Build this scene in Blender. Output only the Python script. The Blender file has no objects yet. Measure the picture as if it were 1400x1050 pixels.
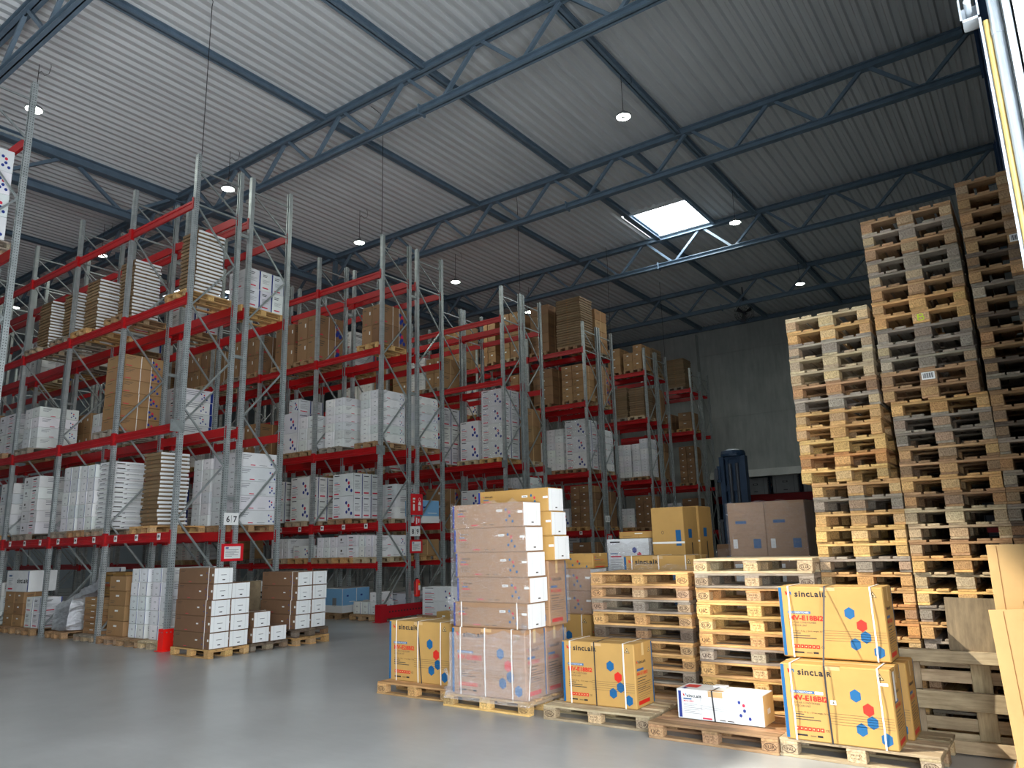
import bpy, math, random
from mathutils import Vector, Matrix
random.seed(7)
PI = math.pi
C = bpy.context.scene.collection
sc = bpy.context.scene

# ------------------------------------------------------------------ mesh builder
class MB:
    def __init__(s, *mats):
        s.v, s.f, s.m, s.mats = [], [], [], list(mats)
    def mi(s, mat):
        if mat is None: return 0
        if mat not in s.mats: s.mats.append(mat)
        return s.mats.index(mat)
    def face(s, pts, mat=None):
        b = len(s.v); s.v += [tuple(p) for p in pts]
        s.f.append(tuple(range(b, b + len(pts)))); s.m.append(s.mi(mat))
    def box(s, x0, y0, z0, x1, y1, z1, mat=None, skip=''):
        b = len(s.v); i = s.mi(mat)
        s.v += [(x0,y0,z0),(x1,y0,z0),(x1,y1,z0),(x0,y1,z0),(x0,y0,z1),(x1,y0,z1),(x1,y1,z1),(x0,y1,z1)]
        for k, q in (('b',(0,3,2,1)),('t',(4,5,6,7)),('f',(0,1,5,4)),('r',(1,2,6,5)),('k',(2,3,7,6)),('l',(3,0,4,7))):
            if k not in skip: s.f.append(tuple(b + j for j in q)); s.m.append(i)
    def cbox(s, x0, y0, z0, x1, y1, z1, c=.004, mats=None):
        """box with chamfered edges; mats maps side letter to material"""
        mats = mats or {}
        lo, hi = (x0,y0,z0), (x1,y1,z1); b = len(s.v); idx = {}
        for sx in (0,1):
            for sy in (0,1):
                for sz in (0,1):
                    sg = (sx,sy,sz)
                    for a in range(3):
                        p = []
                        for k in range(3):
                            e = hi[k] if sg[k] else lo[k]
                            if k != a: e += -c if sg[k] else c
                            p.append(e)
                        idx[sg,a] = len(s.v); s.v.append(tuple(p))
        side = {(0,0):'l',(0,1):'r',(1,0):'f',(1,1):'k',(2,0):'b',(2,1):'t'}
        def add(q, mat): s.f.append(tuple(q)); s.m.append(s.mi(mat))
        for a in range(3):
            u, w = (a+1)%3, (a+2)%3
            for e in (0,1):
                q = []
                for (cu, cw) in ((0,0),(1,0),(1,1),(0,1)):
                    sg = [0,0,0]; sg[a] = e; sg[u] = cu; sg[w] = cw; q.append(idx[tuple(sg),a])
                add(q if e else q[::-1], mats.get(side[a,e]))
            for eu in (0,1):
                for ew in (0,1):
                    s0 = [0,0,0]; s0[u] = eu; s0[w] = ew; s1 = s0[:]; s1[a] = 1
                    q = [idx[tuple(s0),u], idx[tuple(s1),u], idx[tuple(s1),w], idx[tuple(s0),w]]
                    add(q if eu != ew else q[::-1], None)
        for sx in (0,1):
            for sy in (0,1):
                for sz in (0,1):
                    sg = (sx,sy,sz); q = [idx[sg,0], idx[sg,1], idx[sg,2]]
                    add(q if (sx+sy+sz) % 2 else q[::-1], None)
    def bar(s, p, q, w, h, mat=None, up=(0,0,1)):
        p, q = Vector(p), Vector(q); d = (q-p).normalized(); up = Vector(up)
        if abs(d.dot(up)) > .99: up = Vector((0,1,0))
        r = d.cross(up).normalized(); u = r.cross(d)
        b = len(s.v); i = s.mi(mat)
        for e in (p, q):
            for a, c in ((-1,-1),(1,-1),(1,1),(-1,1)): s.v.append(tuple(e + r*a*w/2 + u*c*h/2))
        for k in range(4): s.f.append((b+k, b+(k+1)%4, b+4+(k+1)%4, b+4+k)); s.m.append(i)
        s.f.append((b+3,b+2,b+1,b)); s.f.append((b+4,b+5,b+6,b+7)); s.m += [i,i]
    def tube(s, pts, r, n=8, mat=None, cap=True):
        pts = [Vector(p) for p in pts]; i = s.mi(mat); rings = []
        for k, p in enumerate(pts):
            d = (pts[min(k+1,len(pts)-1)] - pts[max(k-1,0)]).normalized()
            a = d.orthogonal().normalized() if k == 0 else (prev - d*prev.dot(d)).normalized()
            prev = a; c = d.cross(a); rr = r[k] if isinstance(r,(list,tuple)) else r
            b = len(s.v)
            for j in range(n):
                t = 2*PI*j/n; s.v.append(tuple(p + (a*math.cos(t) + c*math.sin(t))*rr))
            rings.append(b)
        for b0, b1 in zip(rings, rings[1:]):
            for j in range(n): s.f.append((b0+j, b0+(j+1)%n, b1+(j+1)%n, b1+j)); s.m.append(i)
        if cap:
            s.f.append(tuple(rings[0]+j for j in range(n))[::-1]); s.f.append(tuple(rings[-1]+j for j in range(n))); s.m += [i,i]
    def lathe(s, prof, n=24, mat=None, o=(0,0,0)):
        i = s.mi(mat); b = len(s.v); k = len(prof)
        for j in range(n):
            t = 2*PI*j/n
            for r, z in prof: s.v.append((o[0]+r*math.cos(t), o[1]+r*math.sin(t), o[2]+z))
        for j in range(n):
            for a in range(k-1):
                p, q = b+j*k+a, b+((j+1)%n)*k+a
                s.f.append((p,q,q+1,p+1)); s.m.append(i)
    def mesh(s, name):
        me = bpy.data.meshes.new(name)
        me.from_pydata(s.v, [], s.f)
        for m in s.mats: me.materials.append(MAT[m])
        me.polygons.foreach_set('material_index', s.m)
        me.update()
        return me
    def build(s, name, parent=None, loc=None, col=None):
        return link(name, s.mesh(name), parent, loc, col)

def link(name, me, parent=None, loc=None, col=None, rz=0):
    o = bpy.data.objects.new(name, me); C.objects.link(o)
    if parent is not None: o.parent = parent
    if loc: o.location = loc
    if rz: o.rotation_euler = (0,0,rz)
    if col: o.color = (*col, 1)
    return o
LABELS = {}
def tag(o, label, cat, group=None):
    o['label'] = label; o['category'] = cat
    if group: o['group'] = group
    n = len(label.replace(',', ' ').split())
    if not 4 <= n <= 16: print('LABEL LEN', n, label)
    if label in LABELS: print('SAME LABEL', label)
    LABELS[label] = 1
    return o
def struct(o): o['kind'] = 'structure'; return o
def empty(name, loc, rz=0):
    o = bpy.data.objects.new(name, None); C.objects.link(o)
    o.location = loc; o.rotation_euler = (0,0,rz); o.empty_display_size = .1
    return o
ORD = 'zeroth first second third fourth fifth sixth seventh eighth ninth tenth eleventh twelfth thirteenth fourteenth fifteenth sixteenth seventeenth eighteenth nineteenth twentieth'.split()
TENS = {20:'twenty',30:'thirty',40:'forty'}
CARD = 'zero one two three four five six seven eight nine ten eleven twelve thirteen fourteen fifteen sixteen seventeen eighteen nineteen twenty'.split()
def ordw(n):
    if n <= 20: return ORD[n]
    t, u = n//10*10, n%10
    return (TENS[t] + '-' + ORD[u]) if u else {30:'thirtieth',40:'fortieth'}[t]
def cardw(n): return CARD[n] if n <= 20 else TENS[n//10*10] + ('-' + CARD[n%10] if n%10 else '')

# ------------------------------------------------------------------ materials
MAT = {}
def s2l(r, g, b):
    f = lambda c: (c/255/12.92) if c/255 <= .04045 else ((c/255+.055)/1.055)**2.4
    return (f(r), f(g), f(b))
class N:
    def __init__(s, name):
        m = bpy.data.materials.new(name); m.use_nodes = True; MAT[name] = m
        s.nt = m.node_tree; s.nt.nodes.clear(); s.m = m
        s.out = s.n('ShaderNodeOutputMaterial')
    def n(s, t, **kw):
        x = s.nt.nodes.new(t)
        for k, v in kw.items():
            if k in x.inputs: x.inputs[k].default_value = v
            else: setattr(x, k, v)
        return x
    def l(s, a, b): s.nt.links.new(a, b)
    def bsdf(s, **kw):
        b = s.n('ShaderNodeBsdfPrincipled')
        for k, v in kw.items(): b.inputs[k].default_value = v
        s.l(b.outputs[0], s.out.inputs[0]); return b
    def coord(s, scale=(1,1,1), kind='Object'):
        t = s.n('ShaderNodeTexCoord'); mp = s.n('ShaderNodeMapping'); mp.inputs['Scale'].default_value = scale
        s.l(t.outputs[kind], mp.inputs[0]); return mp.outputs[0]
    def noise(s, vec, scale, detail=3, rough=.55):
        x = s.n('ShaderNodeTexNoise'); x.inputs['Scale'].default_value = scale; x.inputs['Detail'].default_value = detail; x.inputs['Roughness'].default_value = rough
        s.l(vec, x.inputs['Vector']); return x.outputs['Fac']
    def ramp(s, fac, a, b, p0=.3, p1=.7):
        r = s.n('ShaderNodeValToRGB'); e = r.color_ramp.elements
        e[0].position, e[1].position = p0, p1; e[0].color = (*a,1); e[1].color = (*b,1)
        s.l(fac, r.inputs[0]); return r.outputs[0]
    def mul(s, a, b, f=1.0):
        x = s.n('ShaderNodeMix', data_type='RGBA', blend_type='MULTIPLY'); x.inputs[0].default_value = f
        s.l(a, x.inputs[6]); s.l(b, x.inputs[7]); return x.outputs[2]
    def bump(s, h, b, strength=.2, dist=.01):
        x = s.n('ShaderNodeBump'); x.inputs['Strength'].default_value = strength; x.inputs['Distance'].default_value = dist
        s.l(h, x.inputs['Height']); s.l(x.outputs[0], b.inputs['Normal'])
def flat(name, col, rough=.6, metal=0., var=.0, scale=6, emit=None):
    k = N(name); b = k.bsdf(Roughness=rough, Metallic=metal); b.inputs['Base Color'].default_value = (*col,1)
    if var:
        c = k.coord(kind='Object'); f = k.noise(c, scale, 3)
        k.l(k.ramp(f, tuple(x*(1-var) for x in col), tuple(min(1,x*(1+var)) for x in col)), b.inputs['Base Color'])
    if emit:
        b.inputs['Emission Color'].default_value = (*emit[0],1); b.inputs['Emission Strength'].default_value = emit[1]
    return k
# concrete floor: trowel streaks, scuffs, soft sheen
k = N('concrete_floor'); b = k.bsdf(Roughness=.34)
c = k.coord(); big = k.noise(c, .55, 5, .6); fine = k.noise(k.coord((.8,3.2,1)), 3.5, 5, .6)
col = k.mul(k.ramp(big, (.30,.305,.295), (.42,.425,.415)), k.ramp(fine, (.9,.9,.89), (1.03,1.03,1.03), .3, .75))
k.l(col, b.inputs['Base Color'])
rr = k.n('ShaderNodeMapRange'); rr.inputs[3].default_value = .25; rr.inputs[4].default_value = .36
k.l(fine, rr.inputs[0]); k.l(rr.outputs[0], b.inputs['Roughness']); k.bump(big, b, .05, .004)
# concrete wall panels
k = N('wall_concrete'); b = k.bsdf(Roughness=.85)
c = k.coord(); f = k.noise(c, .8, 5, .6); f2 = k.noise(k.coord((4,4,.6)), 1.5, 3)
k.l(k.mul(k.ramp(f, (.42,.44,.41), (.52,.535,.50)), k.ramp(f2, (.82,.82,.82), (1,1,1))), b.inputs['Base Color'])
flat('wall_white', s2l(226,226,222), .7, 0, .05, 2)
flat('lintel_concrete', s2l(236,236,228), .8, 0, .08, 2)
flat('wall_sandwich', s2l(150,160,168), .5, .2, .08, 1)
# ceiling deck
k = N('deck_sheet'); b = k.bsdf(Roughness=.55, Metallic=.15)
f = k.noise(k.coord((1,.08,1)), 3, 3); k.l(k.ramp(f, (.66,.67,.67), (.76,.77,.765)), b.inputs['Base Color'])
flat('truss_paint', s2l(116,136,152), .5, .1, .12, 3)
flat('column_paint', s2l(58,84,118), .5, .1, .1, 2)
# rack steel
k = N('rack_steel'); b = k.bsdf(Roughness=.36, Metallic=.5)
c = k.coord(); f = k.noise(c, 9, 3)
g = k.ramp(f, (.36,.39,.385), (.52,.55,.54))
w = k.n('ShaderNodeTexWave', wave_type='BANDS', bands_direction='Z'); w.inputs['Scale'].default_value = 6.4
tc = k.n('ShaderNodeTexCoord'); k.l(tc.outputs['Object'], w.inputs['Vector'])
sx = k.n('ShaderNodeSeparateXYZ'); k.l(tc.outputs['Object'], sx.inputs[0])
def near(axis, at, tol):
    a = k.n('ShaderNodeMath', operation='ABSOLUTE'); k.l(sx.outputs[axis], a.inputs[0])
    m = k.n('ShaderNodeMath', operation='COMPARE'); k.l(a.outputs[0], m.inputs[0]); m.inputs[1].default_value = at; m.inputs[2].default_value = tol
    return m.outputs[0]
gt = k.n('ShaderNodeMath', operation='GREATER_THAN'); k.l(w.outputs['Fac'], gt.inputs[0]); gt.inputs[1].default_value = .8
a1, a2 = near(0, .02, .007), near(1, .02, .007)
mx = k.n('ShaderNodeMath', operation='MAXIMUM'); k.l(a1, mx.inputs[0]); k.l(a2, mx.inputs[1])
hm = k.n('ShaderNodeMath', operation='MULTIPLY'); k.l(gt.outputs[0], hm.inputs[0]); k.l(mx.outputs[0], hm.inputs[1])
mix = k.n('ShaderNodeMix', data_type='RGBA'); k.l(hm.outputs[0], mix.inputs[0]); k.l(g, mix.inputs[6]); mix.inputs[7].default_value = (.03,.03,.03,1)
k.l(mix.outputs[2], b.inputs['Base Color'])
flat('galvanised', (.40,.43,.42), .4, .7, .15, 8)
flat('rack_red', s2l(168,14,20), .42, 0, .12, 3)
flat('guard_red', s2l(235,28,18), .4, 0, .05, 3)
flat('sign_red', s2l(205,24,36), .45)
flat('barrier_red', s2l(170,14,30), .4, 0, .08, 3)
# cardboard: body colour comes from each carton
def objcol(name, rough, lo, hi, scale, stretch=(1,1,1), bumpv=0):
    k = N(name); b = k.bsdf(Roughness=rough)
    oi = k.n('ShaderNodeObjectInfo'); f = k.noise(k.coord(stretch), scale, 4, .6)
    r = k.ramp(f, (lo,)*3, (hi,)*3)
    k.l(k.mul(oi.outputs['Color'], r), b.inputs['Base Color'])
    if bumpv: k.bump(f, b, bumpv, .004)
    return k
objcol('cardboard', .72, .9, 1.05, 3)
# timber: grain along local X, per-piece colour, dark weathering
k = N('timber'); b = k.bsdf(Roughness=.8)
oi = k.n('ShaderNodeObjectInfo'); tcn = k.n('ShaderNodeTexCoord')
ad = k.n('ShaderNodeVectorMath', operation='ADD'); k.l(tcn.outputs['Object'], ad.inputs[0])
sc3 = k.n('ShaderNodeVectorMath', operation='SCALE'); cmb = k.n('ShaderNodeCombineXYZ')
for i_ in range(3): k.l(oi.outputs['Random'], cmb.inputs[i_])
k.l(cmb.outputs[0], sc3.inputs[0]); sc3.inputs['Scale'].default_value = 37.0; k.l(sc3.outputs[0], ad.inputs[1])
mp = k.n('ShaderNodeMapping'); mp.inputs['Scale'].default_value = (2.2,26,26); k.l(ad.outputs[0], mp.inputs[0])
gr = k.noise(mp.outputs[0], 1.6, 5, .65); bl = k.noise(ad.outputs[0], 5, 3)
cc = k.mul(oi.outputs['Color'], k.ramp(gr, (.62,.58,.52), (1.12,1.1,1.08), .3, .7)); cc = k.mul(cc, k.ramp(bl, (.78,.77,.76), (1.05,1.05,1.05), .35, .65))
k.l(cc, b.inputs['Base Color']); k.bump(gr, b, .35, .004)
k = N('chipwood'); b = k.bsdf(Roughness=.85)
oi = k.n('ShaderNodeObjectInfo'); f = k.noise(k.coord(), 70, 3, .7); f2 = k.noise(k.coord(), 9, 2)
cc = k.mul(oi.outputs['Color'], k.ramp(f, (.5,.46,.42), (1.15,1.14,1.12), .32, .62)); cc = k.mul(cc, k.ramp(f2, (.85,.85,.85), (1.05,1.05,1.05)))
k.l(cc, b.inputs['Base Color']); k.bump(f, b, .3, .004)
k = N('plywood'); b = k.bsdf(Roughness=.8)
f = k.noise(k.coord((8,1.5,1.5)), 2.5, 5, .65); k.l(k.ramp(f, (.13,.095,.055), (.27,.20,.115)), b.inputs['Base Color'])
for nm, rgb in dict(ink_blue=(10,88,138), ink_navy=(24,48,128), ink_red=(202,36,18), ink_crimson=(200,30,62), ink_black=(26,24,26), ink_grey=(120,120,122), ink_soft=(70,62,52),
                    paper=(226,226,222), card_white=(224,225,223), ink_label=(56,96,140), burn=(58,34,18), tape=(196,160,112), tape_clear=(206,176,122), ink_lines=(120,96,58),
                    lightblue=(120,170,208), ink_yellow=(240,200,40), spray=(196,228,40), kraft_print=(150,104,56)).items():
    flat(nm, s2l(*rgb), .6)
flat('strap_white', s2l(240,236,226), .45)
flat('strap_black', (.03,.03,.035), .4)
flat('black_rubber', (.02,.02,.022), .6)
flat('machine_navy', s2l(22,44,66), .4, .2, .1, 4)
flat('machine_grey', s2l(60,62,66), .5, .3)
flat('cable_black', (.015,.015,.016), .6)
flat('lamp_body', (.25,.26,.27), .4, .5)
flat('lamp_glow', (.9,.95,.9), .5, emit=((.90,1.0,.86), 26.0))
flat('plastic_white', s2l(225,225,220), .4)
flat('steel_bright', s2l(190,198,204), .35, .5, .08, 6)
flat('primer_ochre', s2l(190,160,95), .6, .1, .15, 8)
flat('skylight_curb', s2l(210,214,214), .5)
# stretch film: mostly clear, milky where layered, crinkle highlights
for film_name, f_lo, f_hi in (('stretch_film',.02,.08),('stretch_film_thick',.07,.24)):
  k = N(film_name)
  tr = k.n('ShaderNodeBsdfTransparent'); gl = k.n('ShaderNodeBsdfGlossy'); gl.inputs['Roughness'].default_value = .16; df = k.n('ShaderNodeBsdfDiffuse'); df.inputs['Color'].default_value = (.9,.88,.93,1)
  st = k.noise(k.coord((.7,.7,26)), 2.2, 4, .7); cr = k.noise(k.coord((2,2,9)), 5, 5, .7)
  m1 = k.n('ShaderNodeMixShader'); m2 = k.n('ShaderNodeMixShader')
  r1 = k.n('ShaderNodeMapRange'); r1.inputs[1].default_value = .35; r1.inputs[2].default_value = .75; r1.inputs[3].default_value = f_lo; r1.inputs[4].default_value = f_hi
  k.l(st, r1.inputs[0]); k.l(r1.outputs[0], m1.inputs[0]); k.l(tr.outputs[0], m1.inputs[1]); k.l(df.outputs[0], m1.inputs[2])
  r2 = k.n('ShaderNodeMapRange'); r2.inputs[1].default_value = .4; r2.inputs[2].default_value = .8; r2.inputs[3].default_value = .02; r2.inputs[4].default_value = .36
  k.l(cr, r2.inputs[0]); k.l(r2.outputs[0], m2.inputs[0]); k.l(m1.outputs[0], m2.inputs[1]); k.l(gl.outputs[0], m2.inputs[2])
  bp = k.n('ShaderNodeBump'); bp.inputs['Strength'].default_value = 1.0; bp.inputs['Distance'].default_value = .03; k.l(st, bp.inputs['Height'])
  k.l(bp.outputs[0], gl.inputs['Normal']); k.l(m2.outputs[0], k.out.inputs[0])
# silver foil wrap
k = N('foil'); b = k.bsdf(Roughness=.28, Metallic=.85); f = k.noise(k.coord((1,1,2)), 9, 5, .7)
k.l(k.ramp(f, (.55,.56,.58), (.85,.86,.88)), b.inputs['Base Color']); k.bump(f, b, .9, .03)
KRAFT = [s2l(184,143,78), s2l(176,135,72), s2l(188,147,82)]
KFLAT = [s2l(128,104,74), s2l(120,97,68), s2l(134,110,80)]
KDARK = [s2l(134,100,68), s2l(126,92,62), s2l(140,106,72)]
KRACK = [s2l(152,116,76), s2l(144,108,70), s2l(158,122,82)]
WHITE = [s2l(220,220,218), s2l(213,214,213), s2l(226,226,223)]
rc = lambda L: random.choice(L)

# ------------------------------------------------------------------ lettering
_T = {}
def glyphs(text, bold=0.0):
    key = (text, bold)
    if key not in _T:
        cu = bpy.data.curves.new('txt', 'FONT'); cu.body = text; cu.size = 1; cu.resolution_u = 2; cu.offset = bold
        o = bpy.data.objects.new('txt', cu); me = o.to_mesh()
        vs = [(v.co.x, v.co.y) for v in me.vertices]; fs = [tuple(p.vertices) for p in me.polygons]
        o.to_mesh_clear(); bpy.data.objects.remove(o); bpy.data.curves.remove(cu)
        w = max((v[0] for v in vs), default=0)
        _T[key] = (vs, fs, w)
    return _T[key]
class Face:
    """printing on one flat face: origin, unit axes u (right) and v (up), outward normal n"""
    def __init__(s, mb, o, u, v, eps=.0012):
        s.mb, s.o, s.u, s.v = mb, Vector(o), Vector(u), Vector(v); s.n = s.u.cross(s.v); s.e = eps
    def P(s, a, b, lift=0): return s.o + s.u*a + s.v*b + s.n*(s.e+lift)
    def rect(s, a0, b0, a1, b1, mat, lift=0):
        s.mb.face([s.P(a0,b0,lift), s.P(a1,b0,lift), s.P(a1,b1,lift), s.P(a0,b1,lift)], mat)
    def poly(s, pts, mat, lift=0): s.mb.face([s.P(a,b,lift) for a,b in pts], mat)
    def hexa(s, a, b, r, mat):
        s.poly([(a+r*.9*math.sin(k*PI/3), b+r*math.cos(k*PI/3)) for k in range(6)][::-1], mat)
    def text(s, t, a, b, h, mat, bold=.0, width=None, lift=0.0004):
        vs, fs, w = glyphs(t, bold); kx = h/.72; ky = h/.72
        if width and w > 0: kx = width/w
        base = len(s.mb.v); i = s.mb.mi(mat)
        s.mb.v += [tuple(s.P(a+x*kx, b+y*ky, lift)) for x, y in vs]
        s.mb.f += [tuple(base+j for j in f) for f in fs]; s.mb.m += [i]*len(fs)
        return w*kx
    def ring(s, a, b, ra, rb, t, mat, n=20):
        for k in range(n):
            t0, t1 = 2*PI*k/n, 2*PI*(k+1)/n
            f = lambda r1, r2, q: (a+r1*math.cos(q), b+r2*math.sin(q))
            s.poly([f(ra,rb,t0), f(ra,rb,t1), f(ra-t,rb-t,t1), f(ra-t,rb-t,t0)], mat)
    def wordmark(s, a, b, h, mat='ink_black'):
        """the maker's name in even-height letters"""
        x = a
        for ch, kk in (('s',1),('i',1),('n',1),('c',1),('L',.74),('a',1),('i',1),('R',.74)):
            vs, fs, w = glyphs(ch, .034); kx = h/.53*kk
            base = len(s.mb.v); i = s.mb.mi(mat)
            s.mb.v += [tuple(s.P(x+u*kx*1.08, b+v*kx)) for u, v in vs]
            s.mb.f += [tuple(base+j for j in f) for f in fs]; s.mb.m += [i]*len(fs)
            x += w*kx*1.08 + h*.16
        return x - a
    def logo(s, a, b, h):
        s.poly([(a,b+h*.55),(a+h*.25,b+h*.5),(a+h*.35,b+h*.25),(a+h*.62,b+h*.12),(a+h*.62,b-h*.1),(a+h*.3,b),(a+h*.12,b-h*.15)][::-1], 'ink_red')
        s.poly([(a+h*.55,b+h*.62),(a+h*.75,b+h*.42),(a+h*1.0,b+h*.5),(a+h*1.08,b+h*.05),(a+h*.95,b-h*.08),(a+h*.86,b+h*.25),(a+h*.6,b+h*.38)][::-1], 'ink_blue')
    def warn(s, a, b, h):
        s.poly([(a,b),(a+h*1.1,b),(a+h*.55,b+h)], 'ink_black')
        s.poly([(a+h*.15,b+h*.09),(a+h*.95,b+h*.09),(a+h*.55,b+h*.82)], 'tape_clear', .0003)
        s.poly([(a+h*.45,b+h*.16),(a+h*.66,b+h*.16),(a+h*.7,b+h*.32),(a+h*.55,b+h*.55),(a+h*.42,b+h*.34)], 'ink_black', .0006)
    def lines(s, a, b, w, n, gap, t, mat):
        for k in range(n): s.rect(a, b-k*gap, a+w*(1, .86, .62, .94)[k%4], b-k*gap+t, mat)

# unit-carton prints ---------------------------------------------------------
def print_front(F, W, H, model, blue='ink_blue', red='ink_red'):
    F.rect(.006*W, .02*H, .037*W, .985*H, blue)
    F.logo(.07*W, .885*H, .055*W*1.1); F.wordmark(.165*W, .858*H, .062*H)
    F.rect(.08*W, .615*H, .305*W, .65*H, 'ink_label'); F.text('AIR CONDITIONER', .088*W, .622*H, .02*H, 'paper', .0, .2*W)
    F.text(model, .085*W, .522*H, .068*H, red, .038, .34*W)
    F.text('SPLIT AIR CONDITIONER', .09*W, .478*H, .026*H, 'ink_soft', 0, .26*W); F.text('OUTDOOR UNIT', .09*W, .436*H, .026*H, 'ink_soft', 0, .17*W)
    F.text('Net weight: 32 kg  |  Gross weight: 36 kg', .09*W, .362*H, .02*H, 'ink_black', 0, .33*W)
    for kk, (bb, ww) in enumerate(((.334,.10),(.30,.19),(.268,.25))): F.rect(.09*W, bb*H, (.09+ww)*W, (bb+.012)*H, 'ink_soft')
    for kk in range(7):
        F.rect((.10+kk*.038)*W, .13*H, (.134+kk*.038)*W, .18*H, red)
        F.rect((.11+kk*.038)*W, .146*H, (.122+kk*.038)*W, .164*H, 'tape_clear', .0003)
    F.text('CE', .375*W, .14*H, .03*H, 'ink_black')
    F.rect(.10*W, .06*H, .205*W, .082*H, 'ink_black'); F.rect(.23*W, .06*H, .285*W, .076*H, 'ink_lines'); F.rect(.295*W, .058*H, .345*W, .084*H, 'ink_black')
    for bb in (.385,.352,.322,.285,.252): F.rect(.42*W, bb*H, .985*W, (bb+.006)*H, 'ink_lines')
    for u, v, cm in ((.675,.64,blue),(.775,.475,red),(.80,.32,blue),(.70,.22,blue),(.905,.13,blue)): F.hexa(u*W, v*H, .085*H, cm)
    F.warn(.875*W, .86*H, .085*H)
    F.rect(.42*W, .945*H, .56*W, .992*H, 'tape')
def print_side(F, W, H, model, blue='ink_blue', red='ink_red', stripe=True):
    if stripe: F.rect(.93*W, .02*H, .985*W, .985*H, blue)
    F.rect(.40*W, .80*H, .52*W, .995*H, 'tape_clear')
    F.logo(.09*W, .70*H, .1*W); F.wordmark(.22*W, .685*H, .036*H)
    F.rect(.1*W, .575*H, .46*W, .61*H, 'ink_label')
    F.text(model, .1*W, .505*H, .05*H, red, .02, .58*W)
    F.lines(.1*W, .455*H, .5*W, 2, .045*H, .012*H, 'ink_soft'); F.lines(.1*W, .37*H, .72*W, 5, .032*H, .009*H, 'ink_soft'); F.lines(.1*W, .2*H, .8*W, 3, .03*H, .006*H, 'ink_lines')
    F.rect(.12*W, .055*H, .72*W, .115*H, red); F.warn(.74*W, .83*H, .075*H)
    for bb in (.34,.30): F.rect(.05*W, bb*H, .9*W, (bb+.005)*H, 'ink_lines')

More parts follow.
